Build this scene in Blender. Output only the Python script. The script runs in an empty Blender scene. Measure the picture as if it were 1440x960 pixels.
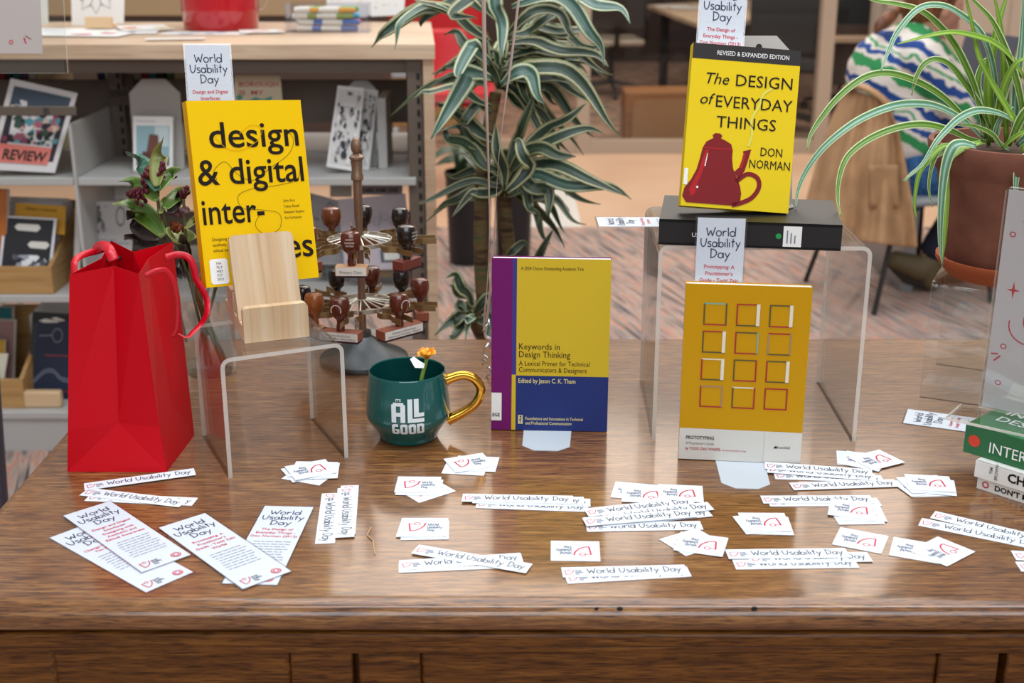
import bpy, math, random
from math import sin, cos, tan, pi, radians, sqrt, atan2
from mathutils import Vector, Matrix

# ------------------------------------------------------------------ camera, world, light, exposure
SC = bpy.context.scene
C = SC.collection
F_PX, PITCH, EYE, TABLE = 1800.0, radians(18), 1.396, 0.77

cd = bpy.data.cameras.new('camera')
cam = bpy.data.objects.new('camera', cd)
C.objects.link(cam)
cam.location = (0, 0, EYE)
cam.rotation_euler = (pi / 2 - PITCH, 0, 0)
cd.sensor_width = 36.0
cd.lens = 36.0 * F_PX / 1440.0
cd.clip_end = 100
cd.dof.use_dof = True
cd.dof.focus_distance = 1.60
cd.dof.aperture_fstop = 6.3
SC.camera = cam

SC.view_settings.view_transform = 'Standard'
SC.view_settings.look = 'None'
SC.view_settings.exposure = 0.12
SC.view_settings.gamma = 1.0
SC.view_settings.use_curve_mapping = False

W = bpy.data.worlds.new('world')
SC.world = W
W.use_nodes = True
WN = W.node_tree
bgn = WN.nodes['Background']
bgn.inputs[0].default_value = (1.0, 0.96, 0.94, 1)
bgn.inputs[1].default_value = 0.27


def area(name, loc, target, sx, sy, power, color):
    l = bpy.data.lights.new(name, 'AREA')
    l.shape = 'RECTANGLE'
    l.size, l.size_y, l.energy, l.color = sx, sy, power, color
    o = bpy.data.objects.new(name, l)
    C.objects.link(o)
    o.location = loc
    o.rotation_euler = (Vector(target) - Vector(loc)).to_track_quat('-Z', 'Y').to_euler()
    return o


area('skylight', (0.3, 4.2, 4.6), (0.3, 4.15, 0), 5.0, 3.0, 120, (0.93, 0.96, 1.0))
area('rooflight', (0.4, 0.95, 4.6), (0.4, 0.96, 0), 5.4, 1.5, 165, (0.88, 0.94, 1.0))
area('window_light', (0.6, -3.2, 3.0), (0.1, 1.4, 0.8), 5.0, 1.6, 105, (0.88, 0.93, 1.0))
area('ceiling_lamp', (1.5, 8.2, 4.4), (1.2, 7.4, 0), 6.0, 3.0, 215, (1.0, 0.87, 0.74))


# ------------------------------------------------------------------ helpers: points
def ray(x, y):
    u = (x - 720) / F_PX
    v = (480 - y) / F_PX
    return (u, cos(PITCH) + v * sin(PITCH), -sin(PITCH) + v * cos(PITCH))


def gp(x, y, z=TABLE):
    d = ray(x, y)
    t = (z - EYE) / d[2]
    return Vector((d[0] * t, d[1] * t, z))


def yp(x, y, Y):
    d = ray(x, y)
    t = Y / d[1]
    return Vector((d[0] * t, Y, EYE + d[2] * t))


# ------------------------------------------------------------------ helpers: materials
def S(h):
    h = h.lstrip('#')
    out = []
    for i in (0, 2, 4):
        c = int(h[i:i + 2], 16) / 255
        out.append(c / 12.92 if c <= 0.04045 else ((c + 0.055) / 1.055) ** 2.4)
    return (*out, 1)


def mat(name, col, rough=0.6, metal=0.0, spec=0.5, coat=0.0, trans=0.0):
    m = bpy.data.materials.new(name)
    m.use_nodes = True
    b = m.node_tree.nodes['Principled BSDF']
    b.inputs['Base Color'].default_value = S(col)
    b.inputs['Roughness'].default_value = rough
    b.inputs['Metallic'].default_value = metal
    b.inputs['Specular IOR Level'].default_value = spec
    b.inputs['Coat Weight'].default_value = coat
    b.inputs['Transmission Weight'].default_value = trans
    return m


def nodes(m):
    t = m.node_tree
    return t, t.nodes, t.links, t.nodes['Principled BSDF']


def ramp(ns, stops):
    r = ns.new('ShaderNodeValToRGB')
    e = r.color_ramp.elements
    while len(e) > 1:
        e.remove(e[-1])
    e[0].position, e[0].color = stops[0][0], S(stops[0][1])
    for p, c in stops[1:]:
        k = e.new(p)
        k.color = S(c)
    return r


def speckle(name, stops, scale, stretch=(1, 1, 1), rough=0.7, detail=4, dist=0.0, bump=0.0, rot=(0, 0, 0), spec=0.4):
    m = mat(name, '#808080', rough, spec=spec)
    t, ns, ln, b = nodes(m)
    tc = ns.new('ShaderNodeTexCoord')
    mp = ns.new('ShaderNodeMapping')
    mp.inputs['Scale'].default_value = stretch
    mp.inputs['Rotation'].default_value = rot
    nz = ns.new('ShaderNodeTexNoise')
    nz.inputs['Scale'].default_value = scale
    nz.inputs['Detail'].default_value = detail
    nz.inputs['Distortion'].default_value = dist
    r = ramp(ns, stops)
    if any(rot):
        mr = ns.new('ShaderNodeMapping')
        mr.inputs['Rotation'].default_value = rot
        mp.inputs['Rotation'].default_value = (0, 0, 0)
        ln.new(tc.outputs['Object'], mr.inputs[0])
        ln.new(mr.outputs[0], mp.inputs[0])
    else:
        ln.new(tc.outputs['Object'], mp.inputs[0])
    ln.new(mp.outputs[0], nz.inputs['Vector'])
    ln.new(nz.outputs['Fac'], r.inputs[0])
    ln.new(r.outputs[0], b.inputs['Base Color'])
    if bump:
        bp = ns.new('ShaderNodeBump')
        bp.inputs['Strength'].default_value = bump
        bp.inputs['Distance'].default_value = 0.002
        ln.new(nz.outputs['Fac'], bp.inputs['Height'])
        ln.new(bp.outputs[0], b.inputs['Normal'])
    return m


def oak(name, dark, mid, light, rough, stretch=(3.2, 42, 42), pores=0.55):
    m = mat(name, mid, rough, spec=0.35)
    t, ns, ln, b = nodes(m)
    tc = ns.new('ShaderNodeTexCoord')
    mp = ns.new('ShaderNodeMapping')
    mp.inputs['Scale'].default_value = stretch
    n1 = ns.new('ShaderNodeTexNoise')
    n1.inputs['Scale'].default_value = 1.0
    n1.inputs['Detail'].default_value = 6
    n1.inputs['Distortion'].default_value = 0.6
    r1 = ramp(ns, [(0.25, dark), (0.5, mid), (0.75, light)])
    mp2 = ns.new('ShaderNodeMapping')
    mp2.inputs['Scale'].default_value = (stretch[0] * 3, stretch[1] * 4, stretch[2] * 4)
    n2 = ns.new('ShaderNodeTexNoise')
    n2.inputs['Scale'].default_value = 1.0
    n2.inputs['Detail'].default_value = 3
    r2 = ramp(ns, [(0.38, '#5a4438'), (0.50, '#ffffff')])
    n3 = ns.new('ShaderNodeTexNoise')
    n3.inputs['Scale'].default_value = 2.2
    n3.inputs['Detail'].default_value = 2
    r3 = ramp(ns, [(0.3, '#c4b4ac'), (0.7, '#ffffff')])
    mx = ns.new('ShaderNodeMixRGB')
    mx.blend_type = 'MULTIPLY'
    mx.inputs[0].default_value = pores
    mx2 = ns.new('ShaderNodeMixRGB')
    mx2.blend_type = 'MULTIPLY'
    mx2.inputs[0].default_value = 0.7
    bp = ns.new('ShaderNodeBump')
    bp.inputs['Strength'].default_value = 0.12
    bp.inputs['Distance'].default_value = 0.001
    ln.new(tc.outputs['Object'], mp.inputs[0])
    ln.new(tc.outputs['Object'], mp2.inputs[0])
    ln.new(tc.outputs['Object'], n3.inputs['Vector'])
    ln.new(mp.outputs[0], n1.inputs['Vector'])
    ln.new(mp2.outputs[0], n2.inputs['Vector'])
    ln.new(n1.outputs['Fac'], r1.inputs[0])
    ln.new(n2.outputs['Fac'], r2.inputs[0])
    ln.new(n3.outputs['Fac'], r3.inputs[0])
    ln.new(r1.outputs[0], mx.inputs[1])
    ln.new(r2.outputs[0], mx.inputs[2])
    ln.new(mx.outputs[0], mx2.inputs[1])
    ln.new(r3.outputs[0], mx2.inputs[2])
    ln.new(mx2.outputs[0], b.inputs['Base Color'])
    ln.new(n2.outputs['Fac'], bp.inputs['Height'])
    ln.new(bp.outputs[0], b.inputs['Normal'])
    return m


def clear(name, tint=(0.965, 0.975, 0.97), base=0.05, graze=0.75):
    m = bpy.data.materials.new(name)
    m.use_nodes = True
    t = m.node_tree
    ns, ln = t.nodes, t.links
    ns.clear()
    out = ns.new('ShaderNodeOutputMaterial')
    tr = ns.new('ShaderNodeBsdfTransparent')
    tr.inputs[0].default_value = (*tint, 1)
    gl = ns.new('ShaderNodeBsdfGlossy')
    gl.inputs['Roughness'].default_value = 0.03
    lw = ns.new('ShaderNodeLayerWeight')
    lw.inputs[0].default_value = 0.5
    pw = ns.new('ShaderNodeMath')
    pw.operation = 'POWER'
    pw.inputs[1].default_value = 4
    ma = ns.new('ShaderNodeMath')
    ma.operation = 'MULTIPLY_ADD'
    ma.inputs[1].default_value = graze
    ma.inputs[2].default_value = base
    mx = ns.new('ShaderNodeMixShader')
    ln.new(lw.outputs['Facing'], pw.inputs[0])
    ln.new(pw.outputs[0], ma.inputs[0])
    ln.new(ma.outputs[0], mx.inputs[0])
    ln.new(tr.outputs[0], mx.inputs[1])
    ln.new(gl.outputs[0], mx.inputs[2])
    ln.new(mx.outputs[0], out.inputs[0])
    return m


def frosted(name, col, amount):
    m = bpy.data.materials.new(name)
    m.use_nodes = True
    t = m.node_tree
    ns, ln = t.nodes, t.links
    b = ns['Principled BSDF']
    b.inputs['Base Color'].default_value = S(col)
    b.inputs['Roughness'].default_value = 0.2
    out = ns['Material Output']
    tr = ns.new('ShaderNodeBsdfTransparent')
    mx = ns.new('ShaderNodeMixShader')
    mx.inputs[0].default_value = amount
    ln.new(tr.outputs[0], mx.inputs[1])
    ln.new(b.outputs[0], mx.inputs[2])
    ln.new(mx.outputs[0], out.inputs[0])
    return m


def leafmat(name, stops, rough=0.45):
    """stops run from the midrib (0) to the leaf edge (1)"""
    m = mat(name, stops[0][1], rough, spec=0.5)
    t, ns, ln, b = nodes(m)
    uv = ns.new('ShaderNodeUVMap')
    sp = ns.new('ShaderNodeSeparateXYZ')
    a = ns.new('ShaderNodeMath')
    a.operation = 'MULTIPLY_ADD'
    a.inputs[1].default_value = 2
    a.inputs[2].default_value = -1
    ab = ns.new('ShaderNodeMath')
    ab.operation = 'ABSOLUTE'
    r = ramp(ns, stops)
    nz = ns.new('ShaderNodeTexNoise')
    nz.inputs['Scale'].default_value = 30
    ad = ns.new('ShaderNodeMath')
    ad.operation = 'MULTIPLY_ADD'
    ad.inputs[1].default_value = 0.12
    ln.new(uv.outputs[0], sp.inputs[0])
    ln.new(sp.outputs[0], a.inputs[0])
    ln.new(a.outputs[0], ab.inputs[0])
    ln.new(nz.outputs['Fac'], ad.inputs[0])
    ln.new(ab.outputs[0], ad.inputs[2])
    ln.new(ad.outputs[0], r.inputs[0])
    ln.new(r.outputs[0], b.inputs['Base Color'])
    return m


# ------------------------------------------------------------------ helpers: mesh building
_text = {}


def text_geo(s, bold=0.0, res=2):
    k = (s, bold, res)
    if k not in _text:
        c = bpy.data.curves.new('lettering', 'FONT')
        c.body = s
        c.size = 1
        c.resolution_u = res
        c.offset = bold
        o = bpy.data.objects.new('lettering', c)
        m = o.to_mesh()
        vs = [(v.co.x, v.co.y) for v in m.vertices]
        fs = [tuple(p.vertices) for p in m.polygons]
        o.to_mesh_clear()
        bpy.data.objects.remove(o)
        bpy.data.curves.remove(c)
        _text[k] = (vs, fs)
    return _text[k]


def crom(pts, n=6):
    """smooth curve through the points"""
    P = [Vector(p) for p in pts]
    if len(P) < 3:
        return [P[0].lerp(P[-1], i / n) for i in range(n + 1)]
    out = []
    for i in range(len(P) - 1):
        a = P[i - 1] if i > 0 else P[0] * 2 - P[1]
        b, c = P[i], P[i + 1]
        d = P[i + 2] if i + 2 < len(P) else P[-1] * 2 - P[-2]
        for k in range(n):
            t = k / n
            out.append(0.5 * ((2 * b) + (c - a) * t + (2 * a - 5 * b + 4 * c - d) * t * t + (3 * b - a - 3 * c + d) * t ** 3))
    out.append(P[-1])
    return out


class MB:
    def __init__(self):
        self.v, self.f, self.m, self.mats, self.uv = [], [], [], [], []
        self.M = None

    def mi(self, m):
        if m not in self.mats:
            self.mats.append(m)
        return self.mats.index(m)

    def add(self, vs, fs, m, uvs=None):
        o = len(self.v)
        i = self.mi(m)
        for p in vs:
            p = Vector(p)
            self.v.append(self.M @ p if self.M else p)
        for f in fs:
            self.f.append([o + k for k in f])
            self.m.append(i)
            self.uv.append([uvs[k] for k in f] if uvs else None)
        return self

    def box(self, x0, x1, y0, y1, z0, z1, m):
        vs = [(x, y, z) for z in (z0, z1) for y in (y0, y1) for x in (x0, x1)]
        return self.add(vs, [(0, 2, 3, 1), (4, 5, 7, 6), (0, 1, 5, 4), (1, 3, 7, 5), (3, 2, 6, 7), (2, 0, 4, 6)], m)

    def prism(self, poly, fn, d0, d1, m, mside=None):
        """poly of (u,v); fn(u,v,d) -> point"""
        n = len(poly)
        vs = [fn(u, v, d0) for u, v in poly] + [fn(u, v, d1) for u, v in poly]
        self.add(vs, [tuple(range(n))[::-1], tuple(range(n, 2 * n))], m)
        self.add(vs, [(i, (i + 1) % n, n + (i + 1) % n, n + i) for i in range(n)], mside or m)
        return self

    def tube(self, pts, r, m, n=8, flat=1.0, cap=True):
        P = [Vector(p) for p in pts]
        R = r if isinstance(r, (list, tuple)) else [r] * len(P)
        T = []
        for i in range(len(P)):
            t = P[min(i + 1, len(P) - 1)] - P[max(i - 1, 0)]
            T.append(t.normalized() if t.length > 1e-9 else Vector((0, 0, 1)))
        up = Vector((0, 0, 1)) if abs(T[0].z) < 0.9 else Vector((0, 1, 0))
        a = T[0].cross(up).normalized()
        vs, fs = [], []
        for i, p in enumerate(P):
            a = (a - T[i] * a.dot(T[i])).normalized()
            b = T[i].cross(a)
            for k in range(n):
                w = 2 * pi * k / n
                vs.append(p + a * cos(w) * R[i] + b * sin(w) * R[i] * flat)
        for i in range(len(P) - 1):
            for k in range(n):
                fs.append((i * n + k, i * n + (k + 1) % n, (i + 1) * n + (k + 1) % n, (i + 1) * n + k))
        if cap:
            fs.append(tuple(range(n))[::-1])
            fs.append(tuple(range((len(P) - 1) * n, len(P) * n)))
        return self.add(vs, fs, m)

    def lathe(self, prof, m, n=32, c=(0, 0)):
        vs, fs = [], []
        for r, z in prof:
            for k in range(n):
                w = 2 * pi * k / n
                vs.append((c[0] + max(r, 1e-5) * cos(w), c[1] + max(r, 1e-5) * sin(w), z))
        for i in range(len(prof) - 1):
            for k in range(n):
                fs.append((i * n + k, i * n + (k + 1) % n, (i + 1) * n + (k + 1) % n, (i + 1) * n + k))
        return self.add(vs, fs, m)

    def ball(self, c, r, m, n=10, s=(1, 1, 1)):
        vs, fs = [], []
        k = max(4, n // 2)
        for i in range(k + 1):
            a = -pi / 2 + pi * i / k
            for j in range(n):
                w = 2 * pi * j / n
                rr = max(cos(a), 0.001)
                vs.append((c[0] + r * s[0] * rr * cos(w), c[1] + r * s[1] * rr * sin(w), c[2] + r * s[2] * sin(a)))
        for i in range(k):
            for j in range(n):
                fs.append((i * n + j, i * n + (j + 1) % n, (i + 1) * n + (j + 1) % n, (i + 1) * n + j))
        return self.add(vs, fs, m)

    def blade(self, pts, width, m, hint=(0, -0.6, 0.8), fold=0.25, prof=None, cols=5, twist=0.0):
        """a leaf or ribbon along pts; width at its widest"""
        P = [Vector(p) for p in pts]
        H = Vector(hint).normalized()
        vs, fs, uvs = [], [], []
        n = len(P)
        for i, p in enumerate(P):
            t = (P[min(i + 1, n - 1)] - P[max(i - 1, 0)]).normalized()
            s = t.cross(H)
            if s.length < 0.05:
                s = t.cross(Vector((0.3, -1, 0.2)))
            s.normalize()
            nn = s.cross(t).normalized()
            u = i / (n - 1)
            if twist:
                q = Matrix.Rotation(twist * u, 3, t)
                s, nn = q @ s, q @ nn
            w = width * 0.5 * (prof(u) if prof else 1)
            for k in range(cols):
                e = -1 + 2 * k / (cols - 1)
                vs.append(p + s * e * w + nn * (abs(e) * w * fold))
                uvs.append((k / (cols - 1), u))
        for i in range(n - 1):
            for k in range(cols - 1):
                a = i * cols + k
                fs.append((a, a + 1, a + cols + 1, a + cols))
        return self.add(vs, fs, m, uvs)

    def rect(self, mp, u0, v0, u1, v1, m):
        return self.add([mp(u0, v0), mp(u1, v0), mp(u1, v1), mp(u0, v1)], [(0, 1, 2, 3)], m)

    def poly(self, mp, pts, m):
        return self.add([mp(*p) for p in pts], [tuple(range(len(pts)))], m)

    def ring(self, mp, cx, cy, r, w, m, n=20, a0=0.0, a1=2 * pi, sy=1.0):
        vs, fs = [], []
        for i in range(n + 1):
            a = a0 + (a1 - a0) * i / n
            for q in (r - w / 2, r + w / 2):
                vs.append(mp(cx + q * cos(a), cy + q * sy * sin(a)))
        for i in range(n):
            fs.append((2 * i, 2 * i + 1, 2 * i + 3, 2 * i + 2))
        return self.add(vs, fs, m)

    def disc(self, mp, cx, cy, r, m, n=20):
        return self.poly(mp, [(cx + r * cos(2 * pi * i / n), cy + r * sin(2 * pi * i / n)) for i in range(n)], m)

    def stroke(self, mp, pts, w, m):
        P = [Vector((p[0], p[1])) for p in pts]
        vs, fs = [], []
        for i, p in enumerate(P):
            t = P[min(i + 1, len(P) - 1)] - P[max(i - 1, 0)]
            if t.length < 1e-9:
                t = Vector((1, 0))
            t.normalize()
            nn = Vector((-t.y, t.x)) * w / 2
            vs += [mp(*(p + nn)), mp(*(p - nn))]
        for i in range(len(P) - 1):
            fs.append((2 * i, 2 * i + 1, 2 * i + 3, 2 * i + 2))
        return self.add(vs, fs, m)

    def text(self, s, m, mp, x, y, size, align='C', sx=1.0, shear=0.0, bold=0.0, width=None, res=2):
        vs, fs = text_geo(s, bold, res)
        if not vs:
            return self
        x0 = min(v[0] for v in vs)
        x1 = max(v[0] for v in vs)
        if width:
            sx = width / ((x1 - x0) * size)
        wd = (x1 - x0) * size * sx
        ox = {'L': x, 'C': x - wd / 2, 'R': x - wd}[align]
        self.add([mp(ox + (vx - x0 + shear * vy) * size * sx, y + vy * size) for vx, vy in vs], fs, m)
        return self

    def hand(self, s, m, mp, x, y, size, w, align='C', sp=0.14, sx=1.0, width=None):
        tot = sum(HAND[c][0] + sp for c in s) - sp
        if width:
            sx = width / (tot * size)
        ox = {'L': x, 'C': x - tot * size * sx / 2}[align]
        for c in s:
            wd, strokes = HAND[c]
            for st in strokes:
                q = crom([(p[0], p[1], 0) for p in st], 4) if len(st) > 2 else [Vector((*p, 0)) for p in st]
                self.stroke(mp, [(ox + p[0] * size * sx, y + p[1] * size) for p in q], w, m)
            ox += (wd + sp) * size * sx
        return self

    def build(self, name, parent=None, bevel=0.0, smooth=35, solid=0.0, subd=0, seg=2):
        me = bpy.data.meshes.new(name)
        me.from_pydata([tuple(p) for p in self.v], [], self.f)
        for m in self.mats:
            me.materials.append(m)
        me.polygons.foreach_set('material_index', self.m)
        if any(self.uv):
            l = me.uv_layers.new(name='uv')
            k = 0
            for f, u in zip(self.f, self.uv):
                for j in range(len(f)):
                    l.data[k].uv = u[j] if u else (0, 0)
                    k += 1
        me.validate()
        if smooth:
            me.shade_smooth()
            me.set_sharp_from_angle(angle=radians(smooth))
        o = bpy.data.objects.new(name, me)
        C.objects.link(o)
        if parent:
            o.parent = parent
        if solid:
            k = o.modifiers.new('thickness', 'SOLIDIFY')
            k.thickness = solid
            k.offset = 0
        if subd:
            k = o.modifiers.new('subdivision', 'SUBSURF')
            k.levels = k.render_levels = subd
        if bevel:
            k = o.modifiers.new('bevel', 'BEVEL')
            k.width = bevel
            k.segments = seg
            k.limit_method = 'ANGLE'
            k.angle_limit = radians(40)
        return o


def tag(o, label=None, cat=None, group=None, kind=None):
    if label:
        o['label'] = label
    if cat:
        o['category'] = cat
    if group:
        o['group'] = group
    if kind:
        o['kind'] = kind
    return o


def thing(name, label, cat, loc=(0, 0, 0), rz=0.0, group=None, mw=None):
    o = bpy.data.objects.new(name, None)
    o.empty_display_size = 0.02
    C.objects.link(o)
    if mw is not None:
        o.matrix_world = mw
    else:
        o.location = loc
        o.rotation_euler = (0, 0, rz)
    return tag(o, label, cat, group)


def pose(pos, yaw, lean, roll):
    return (Matrix.Translation(Vector(pos)) @ Matrix.Rotation(radians(yaw), 4, 'Z')
            @ Matrix.Rotation(radians(-lean), 4, 'X') @ Matrix.Rotation(radians(roll), 4, 'Y'))


def dup(root, parent=None):
    c = root.copy()
    C.objects.link(c)
    if parent:
        c.parent = parent
    for ch in list(root.children):
        dup(ch, c)
    return c


def circ(cx, cy, rx, ry, n=12, a0=0.4 * pi):
    return [(cx + rx * cos(a0 + 2 * pi * i / n), cy + ry * sin(a0 + 2 * pi * i / n)) for i in range(n + 1)]


# hand-drawn lettering: width, strokes
HAND = {
    ' ': (0.3, []),
    'W': (0.95, [[(0, .92), (.22, 0.02)], [(.22, .02), (.47, .62)], [(.47, .62), (.68, .0)], [(.68, 0), (.98, 1)]]),
    'o': (0.58, [circ(.29, .3, .28, .3)]),
    'r': (0.42, [[(.02, .6), (.07, 0)], [(.06, .35), (.2, .56), (.42, .55)]]),
    'l': (0.12, [[(.03, 1.0), (.09, 0)]]),
    'd': (0.62, [circ(.28, .28, .27, .28), [(.6, 1.05), (.58, 0)]]),
    'U': (0.66, [[(0, .95), (.03, .35), (.25, .0), (.55, .25), (.66, .95)]]),
    's': (0.42, [[(.42, .55), (.15, .6), (.06, .42), (.38, .24), (.34, .03), (0, .04)]]),
    'a': (0.58, [circ(.27, .28, .26, .28), [(.54, .58), (.58, 0)]]),
    'b': (0.6, [[(.03, 1.02), (.06, 0)], circ(.33, .27, .26, .27)]),
    'i': (0.12, [[(.03, .58), (.07, 0)], [(.05, .8), (.09, .86)]]),
    't': (0.4, [[(.2, .98), (.2, 0)], [(0, .62), (.42, .68)]]),
    'y': (0.52, [[(0, .58), (.24, .12)], [(.52, .6), (.06, -.42)]]),
    'D': (0.7, [[(.08, .98), (.1, 0)], [(0, 1), (.45, .9), (.68, .55), (.45, .12), (.02, 0)]]),
}


def logo(mb, mp, x, y, s, red, grey, lines=True):
    """the event's red sketch mark: a shield-like stroke with a ring, and three short grey words"""
    mb.stroke(mp, [(x, y + s), (x + .12 * s, y)], .10 * s, red)
    q = crom([(x + .12 * s, y, 0), (x + .5 * s, y + .12 * s, 0), (x + .85 * s, y + .55 * s, 0), (x + .98 * s, y + 1.05 * s, 0)], 5)
    mb.stroke(mp, [(p.x, p.y) for p in q], .10 * s, red)
    mb.ring(mp, x + .48 * s, y + .95 * s, .17 * s, .06 * s, red, 14)
    mb.stroke(mp, [(x + .02 * s, y + .98 * s), (x + .3 * s, y + .9 * s)], .05 * s, red)
    if lines:
        for k, t in enumerate(('World', 'Usability', 'Day')):
            mb.hand(t, grey, mp, x + 1.12 * s, y + (.7 - .36 * k) * s, .30 * s, .06 * s, 'L', width=(.62, .86, .42)[k] * s)


# ------------------------------------------------------------------ materials
M_oak = oak('table_oak', '#5c3a1c', '#8a5a30', '#ae8048', 0.4, (15, 230, 230), 0.8)
M_oak.node_tree.nodes['Principled BSDF'].inputs['Coat Weight'].default_value = 0.75
M_oak.node_tree.nodes['Principled BSDF'].inputs['Coat IOR'].default_value = 1.6
M_oak.node_tree.nodes['Principled BSDF'].inputs['Coat Roughness'].default_value = 0.12
M_oakd = oak('table_oak_frame', '#4a280c', '#754819', '#9a662c', 0.42, (13, 200, 200), 0.7)
M_white = mat('white_card', '#e0e5ec', 0.6, spec=0.25)
M_pages = mat('page_edges', '#efece4', 0.8)
M_black = mat('black_print', '#1a1816', 0.5)
M_ink = mat('dark_brown_ink', '#231a14', 0.6, spec=0.15)
M_navy = mat('navy_ink', '#20264a', 0.6)
M_red = mat('red_ink', '#c5243c', 0.6)
M_grey = mat('grey_ink', '#7d8290', 0.6)
M_dgrey = mat('dark_grey_ink', '#4d4f58', 0.6)
M_acr = clear('clear_acrylic')
M_acre = frosted('acrylic_edge', '#f2ece2', 0.55)
M_metalw = mat('white_steel', '#c3ccd4', 0.4)
M_shelf = mat('grey_shelf_steel', '#b5b4b0', 0.45)
M_shelfd = mat('dark_grey_steel', '#65594e', 0.5)
M_slot = mat('slot_black', '#1b1a19', 0.8)
M_maple = oak('maple_board', '#c8a888', '#d9bd9e', '#e3cbb0', 0.5, (2, 30, 30), 0.15)
M_pine = oak('pine', '#cfa77a', '#e3c79f', '#ecd8b8', 0.5, (60, 2.0, 2.0), 0.1)
M_blockw = mat('beech', '#d6b48c', 0.55)
M_plastic = clear('thin_plastic', (0.95, 0.95, 0.97), 0.08, 0.6)

# ------------------------------------------------------------------ the setting
M_carpet = speckle('striped_carpet', [(0.28, '#35333a'), (0.38, '#6f625f'), (0.45, '#9a887d'), (0.50, '#b3a296'), (0.535, '#bd7050'), (0.565, '#a5968c'), (0.62, '#7f7676'), (0.70, '#454249')],
                   1.0, (58, 2.6, 1), 0.95, 6, 0.35, rot=(0, 0, radians(-17)))
M_stone = speckle('walkway_floor', [(0.3, '#c9a283'), (0.7, '#d8b596')], 1.2, (1, 1, 1), 0.35, 2)
M_pale = mat('pale_floor_patch', '#e0dcd4', 0.3)  # paler colour for one rectangle of the walkway
M_carpet2 = speckle('brown_carpet', [(0.3, '#4a3a34'), (0.5, '#8e6f5c'), (0.62, '#b08a70'), (0.75, '#70584c')], 1.0, (7, 14, 1), 0.95, 5, 0.4)
fl = MB()


def quad(mb, x0, x1, y0, y1, z, m):
    mb.add([(x0, y0, z), (x1, y0, z), (x1, y1, z), (x0, y1, z)], [(0, 1, 2, 3)], m)


quad(fl, -7, 7, -3, 6.1, 0, M_carpet)
quad(fl, -7, 0.08, 6.1, 8.25, 0, M_stone)
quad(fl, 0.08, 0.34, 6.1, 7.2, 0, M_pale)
quad(fl, 0.34, 7, 6.1, 8.25, 0, M_stone)
quad(fl, 0.08, 0.34, 7.2, 8.25, 0, M_stone)
quad(fl, -7, 7, 8.25, 15, 0, M_carpet2)
tag(fl.build('floor', smooth=0), kind='structure')
M_wallb = mat('dark_brown_wall', '#3a2a24', 0.8)
M_wallr = mat('beige_wall', '#bfae9c', 0.8)
M_frame = mat('beige_frame', '#b3a08c', 0.5)
tag(MB().box(-7, 7, 14, 14.2, 0, 3.2, M_wallb).build('wall_back', smooth=0), kind='structure')
wr = MB().box(2.29, 5.5, 8.3, 8.42, 0, 3.2, M_wallr)
for k in range(1, 6):
    wr.box(2.29 + k * .42, 2.30 + k * .42, 8.292, 8.3, 0, 3.2, M_frame)
tag(wr.build('wall_right', smooth=0), kind='structure')
tr = MB().box(-0.4, 2.29, 8.2, 8.28, 0, .085, M_frame)
tag(tr.build('trim_1', smooth=0), kind='structure')
for k, (a, b) in enumerate(((812, 830), (1151, 1170), (1240, 1254))):
    x0, x1 = yp(a, 100, 8.2).x, yp(b, 100, 8.2).x
    tag(MB().box(x0, x1, 8.19, 8.29, 0, 3.2, M_frame).build('trim_%d' % (k + 2), smooth=0), kind='structure')
for k, (a, b) in enumerate(((826, 1151), (1168, 1244))):
    w = tag(bpy.data.objects.new('window_%d' % (k + 1), None), kind='structure')
    C.objects.link(w)
    x0, x1 = yp(a, 100, 8.2).x, yp(b, 100, 8.2).x
    MB().box(x0, x1, 8.235, 8.245, .09, 3.1, clear('window_glass_%d' % (k + 1), (0.95, 0.96, 0.96), 0.02, 0.4)).build('pane', w, smooth=0)
tag(MB().box(yp(1176, 50, 8.9).x, yp(1240, 50, 8.9).x, 8.9, 9.0, 0.62, 3.0, M_slot).build('wall_alcove', smooth=0), kind='structure')

# ------------------------------------------------------------------ the table
TX0, TX1, TY0, TY1 = -0.588, 1.30, 1.098, 1.953
table = thing('library_table', 'big old brown oak library table carrying the book display', 'table', ((TX0 + TX1) / 2, (TY0 + TY1) / 2, 0))
cx, cy = (TX0 + TX1) / 2, (TY0 + TY1) / 2
hx, hy = (TX1 - TX0) / 2, (TY1 - TY0) / 2


def rounded_slab(mb, prof, m):
    """prof: (inset, z) from top to bottom; rectangle hx,hy"""
    vs, fs = [], []
    for d, z in prof:
        vs += [(-hx + d, -hy + d, z), (hx - d, -hy + d, z), (hx - d, hy - d, z), (-hx + d, hy - d, z)]
    n = len(prof)
    fs.append((0, 1, 2, 3))
    for i in range(n - 1):
        for k in range(4):
            fs.append((i * 4 + k, (i + 1) * 4 + k, (i + 1) * 4 + (k + 1) % 4, i * 4 + (k + 1) % 4))
    fs.append(tuple(range((n - 1) * 4, n * 4))[::-1])
    mb.add(vs, fs, m)


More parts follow.
